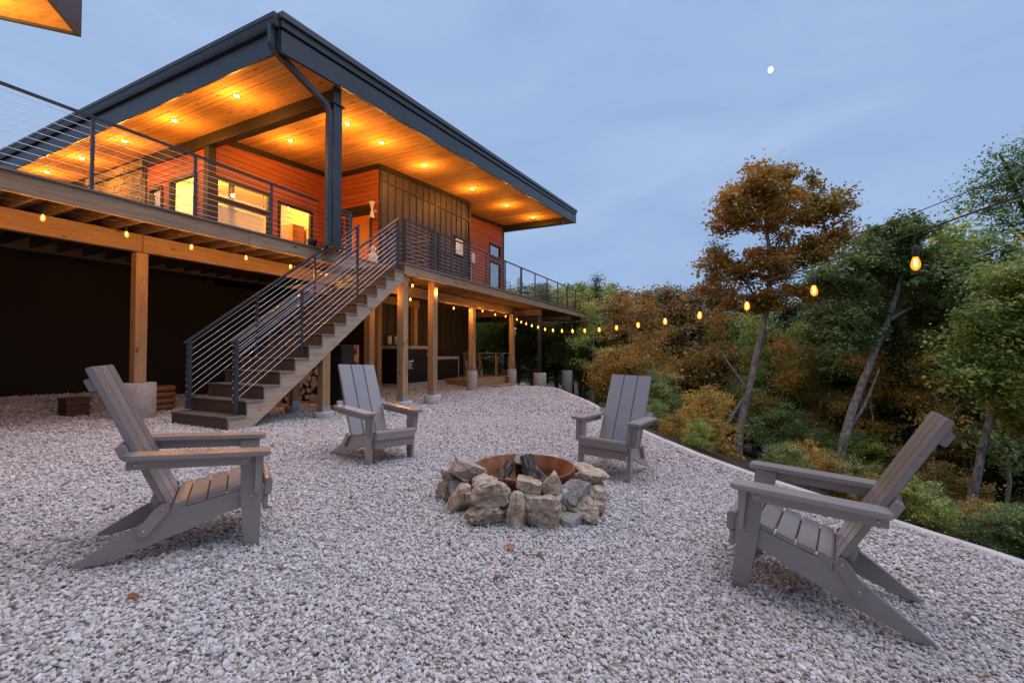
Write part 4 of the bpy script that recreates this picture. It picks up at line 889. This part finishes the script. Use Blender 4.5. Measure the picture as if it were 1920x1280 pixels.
zb = np.array([2.72, 2.50, 2.34, 2.22, 2.10, 2.0, 1.89, 1.82, 1.765, 1.72, 1.69, 1.67, 1.665, 1.665, 1.67, 1.69, 1.725, 1.78, 1.86, 1.97, 2.10, 2.26, 2.45, 2.67, 2.92]) + .20
P = [at(a, b, c) for a, b, c in zip(fw, la, zb)]
light_string('warm bulb string spanning from the deck post out over the gravel', [tuple(p) for p in P], [tuple(p) for p in P[:20]], .007, [tuple(p + Vector((0, 0, .05 + .10 * min(1, i / 12)))) for i, p in enumerate(P)], drop=.16)
e = P[-1]; pole = thing('light_pole', 'slim timber pole carrying the end of the bulb string', 'pole', (e.x, e.y, -.6)); rod('shaft', (e.x, e.y, -.8), (e.x, e.y, 3.3), .06, MT['timber_z'], pole); lathe('cap', [(.065, 3.3), (.07, 3.32), (.02, 3.36)], MT['metal'], pole, 12, (e.x, e.y, 0))
# small bell chime hanging by the far post
t = thing('wind_chime', 'white bell-shaped chime hanging beside the far deck post', 'chime', (16.3, 7.7, 2.3)); rod('cord', (16.3, 7.7, 2.76), (16.3, 7.7, 2.2), .005, MT['cord'], t); lathe('bell', [(.02, .08), (.07, .05), (.09, 0), (.085, 0)], MT['white_metal'], t, 14, (16.3, 7.7, 2.1)); rod('clapper', (16.3, 7.7, 2.12), (16.3, 7.7, 1.85), .008, MT['white_metal'], t)

# ------------------------------------------------------------------ eave of the neighbouring cabin, upper left
nb = thing('neighbour_cabin', 'lit eave corner of a second cabin close by', 'house', at(4, -9, 0))
Pc = at(6.467, -6.585, 6.0); e1 = vd(.93, -.368, 0); e2 = vd(.40, .917, 0); W = 8.0
def quad_slab(name, c, a, b, z0, z1, mat, parent):
    bm = bmesh.new(); q4 = [c, c - a, c - a - b, c - b]; lo = [bm.verts.new((p.x, p.y, z0)) for p in q4]; hi = [bm.verts.new((p.x, p.y, z1)) for p in q4]
    bm.faces.new(lo); bm.faces.new(hi)
    for i in range(4): bm.faces.new((lo[i], lo[(i + 1) % 4], hi[(i + 1) % 4], hi[i]))
    return from_bm(name, bm, mat, parent)
rf = quad_slab('roof', Pc + e1 * .06 + e2 * .06, e1 * W, e2 * W, 6.04, 6.55, MT['metal'], nb)
k = 0
while k * .14 < 3.2: quad_slab('soffit_board', Pc - e1 * (k * .14), e1 * .135, e2 * (W - .2), 6.0, 6.036, MT['soffit'], rf); k += 1
quad_slab('soffit_panel', Pc - e1 * (k * .14), e1 * (W - k * .14 - .2), e2 * (W - .2), 6.0, 6.036, MT['soffit'], rf)
quad_slab('fascia', Pc + e1 * .06 + e2 * .06, e1 * .05, e2 * W, 5.97, 6.039, MT['metal'], rf); quad_slab('fascia', Pc + e1 * .005 + e2 * .06, e1 * W, e2 * .05, 5.97, 6.039, MT['metal'], rf)
quad_slab('wall', Pc - e1 * 1.6 - e2 * 1.8, e1 * 5, e2 * 5, -.3, 6.04, MT['batten'], nb)
p = Pc - e1 * .9 - e2 * 1.0; ld = bpy.data.lights.new('downlight_lamp', 'POINT'); ld.energy = 230; ld.color = (1, .46, .09); ld.shadow_soft_size = .06; lo = bpy.data.objects.new('downlight_lamp', ld); lo.location = (p.x, p.y, 5.6); link(lo, rf)

# ------------------------------------------------------------------ moon
mo = lathe('moon', [(.02, -1), (.38, -.92), (.71, -.71), (.92, -.38), (1, 0), (.92, .38), (.71, .71), (.38, .92), (.02, 1)], emit('moonlight', (1, .97, .92), 1.5), None, 24)
mo.location = at(900, (1452 - 960) / 820 * 900, 1.2 + (658.6 - 124) / 820 * 900); mo.scale = (5.0, 5.0, 6.4); tag(mo, 'small bright moon alone in the evening sky', 'moon')

# ------------------------------------------------------------------ trees
def leaf_mat(name, stops, trans=.42):
    n = N(name); n.t.nodes.remove(n.b)
    a = n.n('Attribute', attribute_name='tone'); oi = n.n('ObjectInfo')
    col = n.ramp(a.outputs['Fac'], stops)
    hv = n.n('HueSaturation'); mr = n.n('MapRange'); n.l(oi.outputs['Random'], mr.inputs[0]); mr.inputs[3].default_value = .75; mr.inputs[4].default_value = 1.15; n.l(mr.outputs[0], hv.inputs['Value']); n.l(col, hv.inputs['Color'])
    df = n.n('BsdfDiffuse'); tl = n.n('BsdfTranslucent'); gl = n.n('BsdfGlossy', Roughness=.45); n.l(hv.outputs[0], df.inputs[0]); n.l(hv.outputs[0], tl.inputs[0])
    mx = n.n('MixShader'); mx.inputs[0].default_value = trans; n.l(df.outputs[0], mx.inputs[1]); n.l(tl.outputs[0], mx.inputs[2])
    m2 = n.n('MixShader'); m2.inputs[0].default_value = .05; n.l(mx.outputs[0], m2.inputs[1]); n.l(gl.outputs[0], m2.inputs[2]); n.l(m2.outputs[0], n.out.inputs[0])
    return n.m
LM = {
 'orange': leaf_mat('turning orange leaves', [(0, (0.168, 0.189, 0.043)), (.3, (0.308, 0.250, 0.048)), (.6, (0.504, 0.290, 0.050)), (.88, (0.588, 0.270, 0.050)), (1, (0.644, 0.405, 0.084))]),
 'rust':   leaf_mat('rust brown leaves', [(0, (0.168, 0.162, 0.054)), (.35, (0.308, 0.209, 0.070)), (.75, (0.434, 0.236, 0.078)), (1, (0.532, 0.338, 0.102))]),
 'gold':   leaf_mat('golden orange leaves', [(0, (0.168, 0.172, 0.040)), (.25, (0.324, 0.230, 0.045)), (.55, (0.504, 0.270, 0.045)), (.85, (0.600, 0.265, 0.045)), (1, (0.624, 0.368, 0.070))]),
 'green':  leaf_mat('dull green leaves', [(0, (0.097, 0.170, 0.054)), (.5, (0.190, 0.300, 0.083)), (.85, (0.287, 0.400, 0.115)), (1, (0.540, 0.460, 0.109))]),
 'lime':   leaf_mat('yellow green leaves', [(0, (0.141, 0.246, 0.061)), (.45, (0.272, 0.400, 0.089)), (.8, (0.477, 0.508, 0.103)), (1, (0.860, 0.583, 0.096))]),
 'yellow': leaf_mat('ochre understory leaves', [(0, (0.141, 0.161, 0.038)), (.4, (0.357, 0.284, 0.049)), (.75, (0.687, 0.406, 0.055)), (1, (0.841, 0.320, 0.049))]),
 'dark':   leaf_mat('dark cedar foliage', [(0, (0.036, 0.067, 0.029)), (.6, (0.072, 0.120, 0.046)), (1, (0.126, 0.174, 0.064))], .2)}
n = N('tree bark'); co = n.coords((5, 5, 1.6), 'pos'); nz = n.n('TexNoise', Scale=3.2, Detail=9, Roughness=.7); n.l(co, nz.inputs[0]); n.l(n.ramp(nz.outputs[0], [(.32, (.06, .05, .042)), (.48, (.20, .175, .155)), (.64, (.42, .39, .36))]), n.b.inputs['Base Color']); n.b.inputs['Roughness'].default_value = .95; n.bump(nz.outputs[0], .9, .04); MT['bark'] = n.m
n = N('dark bark'); co = n.coords((7, 7, 1.6), 'pos'); nz = n.n('TexNoise', Scale=3.2, Detail=8, Roughness=.7); n.l(co, nz.inputs[0]); n.l(n.ramp(nz.outputs[0], [(.32, (.022, .016, .012)), (.6, (.075, .052, .038))]), n.b.inputs['Base Color']); n.b.inputs['Roughness'].default_value = .95; n.bump(nz.outputs[0], .9, .04); MT['bark_dark'] = n.m
n = N('pale bark'); co = n.coords((6, 6, 2.2), 'pos'); nz = n.n('TexNoise', Scale=3.4, Detail=9, Roughness=.72); n.l(co, nz.inputs[0]); n.l(n.ramp(nz.outputs[0], [(.34, (.10, .085, .072)), (.48, (.33, .30, .27)), (.64, (.60, .57, .54))]), n.b.inputs['Base Color']); n.b.inputs['Roughness'].default_value = .95; n.bump(nz.outputs[0], .9, .04); MT['bark_pale'] = n.m
FW = np.array([math.cos(YAW), math.sin(YAW), 0]); RT = np.array([math.sin(YAW), -math.cos(YAW), 0]); UPV = np.array([0, 0, 1.])

def grow(seed, stems, lobes, ntips, leaves, leaf, spread=.28, tip_r=.006, shell=.5, thin=1.0, up=.25, bare=0, rmax=None):
    """stems: polylines of (lat,fwd,z,r) from the base; lobes: (lat,fwd,z,rl,rf,rz,weight). Returns wood and foliage mesh arrays in local axes."""
    rs = np.random.RandomState(seed)
    pos = []; par = []; rad = []
    for st in stems:
        k0 = len(pos); pts = np.array(st, float)
        dens = [];
        for a, b in zip(pts[:-1], pts[1:]):
            m = max(2, int(np.linalg.norm((b - a)[:3]) / .35))
            for u in range(m): dens.append(a + (b - a) * u / m)
        dens.append(pts[-1]); dens = np.array(dens)
        for _ in range(3): dens[1:-1] = .25 * dens[:-2] + .5 * dens[1:-1] + .25 * dens[2:]
        dens[1:, :2] += rs.normal(0, .012, (len(dens) - 1, 2))
        for i, d in enumerate(dens): pos.append(d[:3]); par.append(k0 + i - 1 if i else -1); rad.append(d[3])
    ntrunk = len(pos); pos = [np.array(p) for p in pos]
    W = np.array([l[6] for l in lobes], float); W /= W.sum(); tips = []
    for k in rs.choice(len(lobes), ntips, p=W):
        d = rs.normal(size=3); d /= np.linalg.norm(d); rr_ = rs.uniform(0, 1) ** shell
        tips.append(np.array(lobes[k][:3]) + d * rr_ * np.array(lobes[k][3:6]))
    P = np.array(pos); tips = np.array(tips)
    dist = np.min(np.linalg.norm(tips[:, None] - P[None], axis=2), axis=1); order = np.argsort(dist); tipidx = []
    zmin = P[:, 2].min() + (P[:, 2].max() - P[:, 2].min()) * .25
    for ti in order:
        t = tips[ti]; A = np.array(pos); dv = t - A; dl = np.linalg.norm(dv, axis=1) + 1e-6
        cost = dl * (1 + .7 * np.clip(up - dv[:, 2] / dl, 0, 2)) + np.where(A[:, 2] < zmin, 3, 0)
        j = int(np.argmin(cost)); L = dl[j]; m = max(1, int(L / .38)); prev = j; a = A[j]
        side = rs.normal(0, .10 * L, 3); side[2] = abs(side[2]) * .6
        for q in range(1, m + 1):
            u = q / m; p = a + (t - a) * u + side * 4 * u * (1 - u) * .6 + (rs.normal(0, .03, 3) if q < m else 0)
            pos.append(p); par.append(prev); rad.append(0); prev = len(pos) - 1
        tipidx.append(prev)
    pos = np.array(pos); n_ = len(pos); cnt = np.zeros(n_); cnt[tipidx] = 1
    for i in range(n_ - 1, -1, -1):
        if par[i] >= 0: cnt[par[i]] += cnt[i]
    rad = np.array(rad); br = tip_r * np.maximum(cnt, 1) ** .48
    cap = rmax if rmax else rad[0] * .55
    R_ = np.where(np.arange(n_) < ntrunk, rad, np.minimum(br, cap))
    V = []; Fq = []
    def seg(i, j, ra, rb, sides):
        d = pos[j] - pos[i]; L = np.linalg.norm(d)
        if L < 1e-5: return
        d = d / L; a = np.cross(d, UPV if abs(d[2]) < .9 else np.array([1., 0, 0])); a /= np.linalg.norm(a); b = np.cross(d, a); k0 = len(V)
        for p, r in ((pos[i] - d * ra * .25, ra), (pos[j], rb)):
            for s in range(sides): th = 2 * math.pi * s / sides; V.append(p + (a * math.cos(th) + b * math.sin(th)) * r)
        for s in range(sides): Fq.append((k0 + s, k0 + (s + 1) % sides, k0 + sides + (s + 1) % sides, k0 + sides + s))
    for i in range(n_):
        if par[i] >= 0:
            ra = R_[par[i]] if (i < ntrunk or par[i] >= ntrunk) else min(R_[par[i]], R_[i] * 1.15)
            seg(par[i], i, ra, R_[i], 8 if i < ntrunk else (5 if R_[i] > .02 else 3))
    # foliage: clumps round the tips and along the last twigs
    live = np.array(tipidx); live = live[rs.uniform(size=len(live)) >= bare]; per = leaves // max(1, len(live)); C = []; T = []
    for i in live:
        k = max(1, int(per * rs.uniform(.5, 1.5))); c = pos[i]; b_ = pos[par[i]]
        sp = spread * rs.uniform(.6, 1.35); u = rs.uniform(0, 1, (k, 1)) ** .7
        C.append(b_ + (c - b_) * u + rs.normal(0, 1, (k, 3)) * sp * np.array([1, 1, .55])); T.append(np.clip(rs.uniform(.1, .9) + rs.normal(0, .17, k), 0, 1))
    C = np.concatenate(C); T = np.concatenate(T); m = len(C); sz = leaf * rs.lognormal(0, .28, m)
    nrm = rs.normal(size=(m, 3)); nrm[:, 2] = np.abs(nrm[:, 2]) + .5; nrm /= np.linalg.norm(nrm, axis=1)[:, None]
    ax = np.cross(nrm, rs.normal(size=(m, 3))); ax /= np.linalg.norm(ax, axis=1)[:, None]; bx_ = np.cross(nrm, ax)
    L_ = ax * sz[:, None] * .5; B_ = bx_ * sz[:, None] * .36 * thin; fold = nrm * (sz * .10)[:, None]
    LV = np.stack([C - L_, C - L_ * .1 + B_ + fold, C + L_, C - L_ * .1 - B_ + fold], 1).reshape(-1, 3)
    return np.array(V), Fq, LV, T
def toworld(v): return v[:, :1] * RT + v[:, 1:2] * FW + v[:, 2:3] * UPV
def leaf_mesh(LV, T, mat):
    me = bpy.data.meshes.new('crown'); m = len(T); me.vertices.add(4 * m); me.vertices.foreach_set('co', LV.astype(np.float32).ravel())
    me.loops.add(4 * m); me.loops.foreach_set('vertex_index', np.arange(4 * m, dtype=np.int32)); me.polygons.add(m)
    me.polygons.foreach_set('loop_start', np.arange(0, 4 * m, 4, dtype=np.int32)); me.polygons.foreach_set('loop_total', np.full(m, 4, dtype=np.int32))
    a = me.attributes.new('tone', 'FLOAT', 'FACE'); a.data.foreach_set('value', T.astype(np.float32)); me.update(calc_edges=True); me.materials.append(mat); return me
def tree(name, label, cat, base, data, leafm, bark='bark', group=None):
    V, Fq, LV, T = data; t = thing(name, label, cat, base, group)
    o = bpy.data.objects.new('trunk', mesh_np('trunk', toworld(V), Fq, MT[bark], True)); COL.objects.link(o); o.parent = t
    c = bpy.data.objects.new('crown', leaf_mesh(toworld(LV), T, LM[leafm])); COL.objects.link(c); c.parent = t
    return t
def L2(fw, x, y): return ((x - 960) / 820 * fw, 1.2 - (y - 658.6) / 820 * fw)     # metres right of the view axis, height
def hero(name, label, fw, stem_px, lobe_px, r0, r1, depth, leafm, seed, ntips, leaves, leaf, bark='bark', extra=(), **kw):
    """measurements read off the photograph at distance fw, kept relative to the tree's own foot"""
    b = L2(fw, *stem_px[0]); q = at(fw, b[0]); zb = tz(q.x, q.y) - .15
    def cv(p, k, n_): l, z = L2(fw, *p[:2]); return (l - b[0], p[2] if len(p) > 2 else 0, z - zb, lerp(r0, r1, k / max(1, n_ - 1)))
    stems = [[(0, 0, 0, r0 * 1.25)] + [cv(p, k, len(stem_px)) for k, p in enumerate(stem_px) if L2(fw, *p[:2])[1] - zb > .3]]
    for st, ra, rb in extra: stems.append([(*cv(p, 0, 2)[:3], lerp(ra, rb, k / max(1, len(st) - 1))) for k, p in enumerate(st)])
    s_ = fw / 820; lobes = []
    for l in lobe_px: c = L2(fw, l[0], l[1]); lobes.append((c[0] - b[0], l[4] if len(l) > 4 else 0, c[1] - zb, l[2] * s_, depth * l[2] * s_, l[3] * s_, l[2] * l[3]))
    return tree(name, label, 'tree', (q.x, q.y, zb), grow(seed, stems, lobes, ntips, leaves, leaf, **kw), leafm, bark)

hero('maple_tree', 'tall orange-leaved tree with pale bent trunk rising above the wood', 14, [(1380, 885), (1384, 800), (1402, 735), (1428, 630), (1442, 560), (1447, 500), (1440, 430), (1436, 370)],
     [(1455, 385, 100, 60), (1430, 335, 70, 32), (1372, 400, 50, 45), (1535, 385, 60, 45), (1585, 440, 42, 28), (1510, 470, 85, 35), (1360, 485, 55, 32), (1430, 500, 70, 30), (1340, 530, 38, 20), (1420, 565, 60, 20), (1500, 545, 50, 18)], .14, .04, .9, 'gold', 4, 330, 34000, .095, 'bark_pale',
     extra=[([(1345, 865), (1350, 815), (1372, 775), (1400, 738)], .075, .05), ([(1402, 735), (1372, 690), (1352, 655), (1330, 640)], .06, .015), ([(1430, 625), (1500, 590), (1560, 570)], .05, .012), ([(1446, 520), (1500, 480), (1560, 450)], .05, .012)], spread=.165, shell=.42, tip_r=.007)
hero('leaning_oak', 'grey-barked oak leaning over the gravel with dull green leaves', 11, [(1568, 905), (1578, 820), (1605, 745), (1640, 660), (1668, 600), (1688, 540), (1702, 480)],
     [(1700, 440, 80, 45), (1640, 480, 60, 40), (1580, 520, 60, 45), (1760, 500, 60, 50), (1700, 540, 110, 55), (1580, 610, 70, 45), (1770, 600, 80, 60)], .115, .035, .9, 'green', 5, 260, 34000, .078, 'bark_pale',
     extra=[([(1590, 800), (1618, 770), (1640, 715), (1648, 690)], .045, .02), ([(1668, 600), (1720, 570), (1770, 545)], .05, .012), ([(1640, 660), (1600, 610), (1560, 580)], .05, .012)], spread=.15)
hero('young_hickory', 'slender yellow-green tree with thin leaning trunk right of the tall chair back', 8.0, [(1808, 1015), (1815, 930), (1830, 850), (1866, 750), (1893, 655), (1905, 560), (1915, 500)],
     [(1890, 540, 70, 60), (1840, 620, 60, 60), (1920, 640, 60, 70), (1870, 720, 70, 50), (1800, 690, 45, 40), (1925, 780, 50, 60), (1950, 560, 60, 80)], .075, .025, 1.0, 'lime', 7, 230, 26000, .062, extra=[([(1866, 750), (1830, 700), (1800, 680)], .03, .01)], spread=.14)
hero('thin_elm', 'tall thin tree with sparse small leaves against the sky', 13, [(1985, 900), (1980, 700), (1965, 520), (1940, 420), (1905, 340), (1885, 285)],
     [(1880, 320, 60, 50), (1850, 380, 60, 40), (1930, 380, 60, 80), (1960, 300, 60, 60), (1900, 430, 60, 30)], .13, .03, .9, 'green', 9, 230, 6500, .085, 'bark_dark', spread=.25, thin=.8)
hero('rust_oak', 'rounded rusty-brown oak beyond the far chair', 22, [(1212, 880), (1208, 780), (1210, 690), (1216, 630)],
     [(1210, 565, 75, 36), (1290, 580, 55, 42), (1160, 610, 50, 40), (1250, 640, 90, 50), (1325, 620, 32, 40), (1210, 690, 70, 40)], .17, .06, .8, 'rust', 11, 280, 32000, .125, spread=.28)
hero('orange_maple', 'low spreading tree with glowing orange leaves beside the pale trunk', 15, [(1262, 900), (1260, 820), (1268, 760), (1290, 710)],
     [(1290, 690, 60, 35), (1340, 680, 35, 30), (1230, 720, 60, 40), (1180, 690, 55, 50), (1250, 790, 70, 45), (1170, 780, 50, 50)], .10, .03, .9, 'orange', 13, 220, 20000, .092, spread=.2)
hero('poplar_tree', 'pale green tree topping out behind the far deck railing', 30, [(1075, 800), (1070, 700), (1072, 640), (1078, 570)],
     [(1060, 575, 45, 40), (1095, 580, 38, 45), (1020, 570, 30, 35), (1080, 640, 55, 50), (1110, 650, 30, 50)], .20, .07, .9, 'lime', 15, 260, 18000, .22, spread=.42)
hero('yellow_sassafras', 'ochre-leaved sapling at the foot of the pale bent trunk', 11.5, [(1300, 905), (1302, 860), (1310, 800), (1318, 760)],
     [(1300, 800, 55, 40), (1260, 850, 45, 35), (1340, 850, 45, 30), (1320, 760, 35, 25)], .05, .015, 1.0, 'yellow', 17, 150, 10000, .075, spread=.16)

# generic kinds, each grown once and then copied
def kind(seed, h, r0, lobes, ntips, leaves, leaf, **kw):
    stem = [(0, 0, -.4, r0 * 1.2), (.03 * h, .01 * h, h * .3, r0), (-.01 * h, -.02 * h, h * .6, r0 * .7), (.02 * h, .02 * h, h * .88, r0 * .25)]
    return grow(seed, [stem], [(a * h, b * h, c * h, d * h, d * h, e * h, d * d * e) for a, b, c, d, e in lobes], ntips, leaves, leaf, **kw)
def cedar(seed, h):
    lobes = [(0, 0, h * u, h * .17 * (1.08 - u), h * .17 * (1.08 - u), h * .08, 1.08 - u) for u in np.linspace(.16, .97, 10)]
    return grow(seed, [[(0, 0, -.4, .16), (0, .02, h * .5, .09), (0, 0, h * .97, .015)]], lobes, 340, 17000, .13, spread=.22, thin=.45, up=-.15, shell=.4, rmax=.03)
KO = kind(21, 11, .19, [(0, 0, .80, .20, .15), (.16, .05, .62, .18, .14), (-.17, .02, .60, .18, .14), (.02, -.16, .55, .18, .14), (0, .15, .48, .2, .14), (.1, -.1, .35, .18, .10)], 260, 30000, .135, spread=.32)
KP = kind(22, 12, .17, [(0, 0, .84, .14, .13), (.10, 0, .68, .14, .14), (-.11, .05, .62, .15, .14), (0, -.1, .50, .15, .13), (.05, .1, .38, .15, .12)], 250, 27000, .125, spread=.30)
KS = kind(23, 2.6, .03, [(0, 0, .75, .30, .22), (.25, .1, .55, .28, .22), (-.25, 0, .5, .28, .24), (0, -.25, .4, .28, .22), (.1, .25, .35, .28, .2)], 150, 9000, .06, spread=.13, tip_r=.003)
KC = cedar(24, 10)
KT = kind(25, 7, .055, [(0, 0, .86, .13, .12), (.10, 0, .70, .14, .12), (-.12, .05, .60, .14, .10), (.02, -.12, .48, .14, .09), (.06, .1, .36, .12, .07)], 130, 5200, .085, spread=.20, tip_r=.005)
protos = {}
def plant(kindname, name, label, cat, fw, px_, leafm, scale, rz, bark='bark_dark', group=None, dz=0):
    lat = (px_ - 960) / 820 * fw; q = at(fw, lat); base = (q.x, q.y, tz(q.x, q.y) + dz)
    key = kindname
    if key not in protos:
        t = tree(name, label, cat, base, {'oak': KO, 'pop': KP, 'shrub': KS, 'cedar': KC, 'sapling': KT}[kindname], leafm, bark, group); protos[key] = t
        for c in t.children:
            c.material_slots[0].link = 'OBJECT'; c.material_slots[0].material = LM[leafm] if c.name.startswith('crown') else MT[bark]
    else:
        t = copy_tree(protos[key]); t.name = name; t['label'] = label; t['category'] = cat; t.location = base
        if group: t['group'] = group
        elif 'group' in t: del t['group']
        for c in t.children:
            if c.name.startswith('crown'): c.material_slots[0].material = LM[leafm]
            else: c.material_slots[0].material = MT[bark]
    t.rotation_euler = (0, 0, rz); t.scale = (scale,) * 3; return t
rg = random.Random(31)
# cedars standing between the broadleaves
for fw, x, s_, lab in ((19, 1345, .86, 'dark cedar behind the low orange maple'), (17, 1475, .80, 'dark cedar just right of the pale bent trunk'), (20, 1540, .86, 'dark cedar between the pale trunk and the leaning oak'), (12.5, 1668, .74, 'dark straight-trunked cedar right of the leaning oak'), (15, 1770, .88, 'dark cedar behind the tall reclined chair back'), (11, 1905, .72, 'dark cedar behind the slender yellow-green tree'), (24, 1120, .78, 'dark cedar beside the last concrete pier'), (26, 1290, .9, 'dark cedar at the back between rusty oak and orange maple')):
    plant('cedar', 'cedar_tree', lab, 'tree', fw, x, 'dark', s_, rg.uniform(0, 6))
# the wood behind: green, rusty and yellowing broadleaves
G = 'broadleaf trees of the wood behind'
lab = {'green': 'dull green broadleaf tree in the wood beyond the gravel', 'rust': 'rusty broadleaf tree in the wood beyond the gravel', 'yellow': 'ochre broadleaf tree in the wood beyond the gravel', 'lime': 'yellow-green broadleaf tree in the wood beyond the gravel'}
row = [(34, 880, 'green', .95), (30, 930, 'lime', .85), (33, 975, 'green', .9), (28, 1015, 'green', .78), (31, 1050, 'lime', .85), (26, 1095, 'lime', .78), (30, 1140, 'lime', .88), (29, 1180, 'rust', .82), (34, 1245, 'green', .95), (27, 1270, 'rust', .86), (31, 1330, 'rust', .95), (25, 1385, 'green', .82), (30, 1420, 'lime', .95), (23, 1450, 'lime', .76), (27, 1510, 'green', .9), (26, 1560, 'rust', .72), (25, 1600, 'lime', .86), (24, 1645, 'lime', .80), (22, 1700, 'green', .86), (21, 1745, 'green', .84), (20, 1800, 'lime', .86), (19, 1850, 'green', .86), (22, 1890, 'green', 1.0), (17, 1970, 'lime', .86), (18, 2030, 'green', .95), (14, 2080, 'green', .95), (26, 2120, 'green', 1.1),
       (13.5, 1715, 'green', .74), (12.5, 1800, 'lime', .76), (14.5, 1870, 'green', .86), (16, 1640, 'lime', .78), (11.5, 1950, 'green', .78), (17, 1560, 'green', .74),
       (42, 900, 'green', 1.2), (44, 1000, 'rust', 1.15), (42, 1100, 'green', 1.15), (46, 1210, 'green', 1.25), (44, 1310, 'lime', 1.2), (40, 1400, 'green', 1.05), (38, 1480, 'rust', 1.05), (38, 1570, 'green', 1.1), (34, 1680, 'green', 1.1), (33, 1790, 'rust', 1.15), (32, 1900, 'green', 1.2)]
def where(x): return next(t for lim, t in ((1000, 'seen under the long deck'), (1135, 'behind the last concrete piers'), (1330, 'behind the rounded rusty oak'), (1480, 'behind the tall orange tree'), (1620, 'between the tall orange tree and the leaning oak'), (1770, 'behind the leaning oak'), (9999, 'behind the slender yellow-green tree')) if x < lim)
hue = {'green': 'dull green', 'rust': 'rusty brown', 'yellow': 'ochre', 'lime': 'yellow-green', 'orange': 'orange'}
for k, (fw, x, lm, s_) in enumerate(row): plant('oak' if k % 2 else 'pop', 'broadleaf_tree', ('far-off ' if fw > 35 else '') + ('broad ' if k % 2 else 'narrow ') + hue[lm] + ' tree ' + where(x), 'tree', fw, x, lm, s_, rg.uniform(0, 6), 'bark' if k % 3 else 'bark_dark', G)
for k in range(22):  # unseen trees behind the camera, added to darken upright faces turned that way
    a_ = YAW + R(100 + 160 * k / 21 + rg.uniform(-4, 4)); r_ = rg.uniform(13, 22); x_, y_ = r_ * math.cos(a_), r_ * math.sin(a_)
    if y_ > 6 and x_ > -9: continue
    lm = rg.choice(['green', 'lime', 'rust']); t = plant('oak' if k % 2 else 'pop', 'broadleaf_tree', hue[lm] + ' tree of the wood on the near side of the yard', 'tree', 20, 1500, lm, rg.uniform(.9, 1.15), rg.uniform(0, 6), 'bark', 'trees on the near side of the yard'); t.location = (x_, y_, tz(x_, y_) + .3)
# slender saplings at the edge of the wood
for fw, x, lm, s_ in ((14.6, 1470, 'yellow', .66), (15.5, 1500, 'lime', .80), (14.5, 1535, 'yellow', .66), (16, 1620, 'lime', .85), (12, 1632, 'yellow', .60), (14, 1715, 'lime', .80), (10.5, 1752, 'yellow', .62), (12, 1790, 'lime', .80), (10, 1868, 'green', .75), (16, 1345, 'yellow', .72), (13, 1215, 'yellow', .55), (17, 1180, 'orange', .66), (18, 1410, 'lime', .85), (17, 1570, 'lime', .92), (15, 1665, 'green', .95), (14, 1945, 'lime', .95), (19, 1110, 'lime', .7)):
    plant('sapling', 'sapling', 'slender ' + hue[lm] + ' sapling ' + where(x).replace('behind', 'in front of'), 'tree', fw, x, lm, s_, rg.uniform(0, 6), 'bark_pale', 'slender saplings at the edge of the wood')
# understory
G = 'understory shrubs on the wooded slope'
sl_ = {'yellow': 'ochre-leaved shrub in the understory below the gravel edge', 'green': 'dull green shrub in the understory below the gravel edge', 'lime': 'yellow-green shrub in the understory below the gravel edge', 'orange': 'orange-leaved shrub in the understory below the gravel edge'}
for k in range(84):
    fw = rg.uniform(7.5, 17); x = rg.uniform(1080, 2050) if k < 48 else rg.uniform(960, 1400)
    if 48 <= k < 64: fw = rg.uniform(17, 25)
    if k >= 64: x = 1190 + (k - 64) * 40; fw = float(np.interp(x, [1190, 1300, 1400, 1600, 1750, 1950], [9.6, 7.9, 6.7, 5.9, 5.6, 5.3])) + rg.uniform(0, .9)
    p = at(fw, (x - 960) / 820 * fw); d_ = float(sdist(np.array([p.x]), np.array([p.y]))[0])
    if d_ < (.5 if k >= 64 else 1.7) or (p.y > 5.0 and p.x < 27) or (k < 64 and fw < 11 and 1330 < x < 1700) or (fw < 15 and 1330 < x < 1455): continue
    lm = rg.choice(['yellow', 'yellow', 'green', 'lime', 'orange', 'green']) if x < 1500 else rg.choice(['green', 'yellow', 'lime', 'green', 'green', 'orange'])
    plant('shrub', 'shrub', hue[lm] + ' shrub on the slope ' + where(x).replace('behind', 'around').replace('seen ', ''), 'shrub', fw, x, lm, rg.uniform(.26, .42) if k >= 64 else rg.uniform(.45, .8) if fw < 13 else rg.uniform(.8, 1.3), rg.uniform(0, 6), 'bark', G)
# fallen leaves on the gravel
lv = [(0, -.5, 0), (.22, -.18, .05), (.50, -.05, .12), (.24, .10, .03), (.30, .40, .10), (0, .55, .02), (-.30, .36, .12), (-.22, .10, .03), (-.52, -.02, .10), (-.20, -.20, .04)]
lf = [(0, 1, 9), (1, 2, 3), (9, 7, 8), (1, 3, 7, 9), (3, 4, 5), (3, 5, 7), (7, 5, 6)]
lme = [mesh_np('fallen_leaf', lv, lf, plain('dry leaf %d' % i, c, .8, .3, 30)) for i, c in enumerate(((.20, .075, .028), (.28, .13, .04), (.13, .06, .03)))]
rl = random.Random(8); G = 'dry leaves scattered on the gravel'; fl = ['russet', 'tawny', 'dark brown']
for k in range(46):
    fw = rl.uniform(1.7, 8); la_ = rl.uniform(-1.1, 1.1) * fw
    p = at(fw, la_)
    if float(sdist(np.array([p.x]), np.array([p.y]))[0]) > -.1 or math.hypot(p.x - PCX, p.y - PCY) < .85: continue
    i = rl.randrange(3); o = bpy.data.objects.new('fallen_leaf', lme[i]); s_ = rl.uniform(.028, .06); o.scale = (s_, s_ * 1.1, s_ * 1.6); o.location = (p.x, p.y, gg(p.x, p.y) + .020); o.rotation_euler = (rl.uniform(-.4, .4), rl.uniform(-.4, .4), rl.uniform(0, 6.3)); COL.objects.link(o); tag(o, fl[i] + ' dry fallen leaf lying on the pale gravel', 'leaf', G)
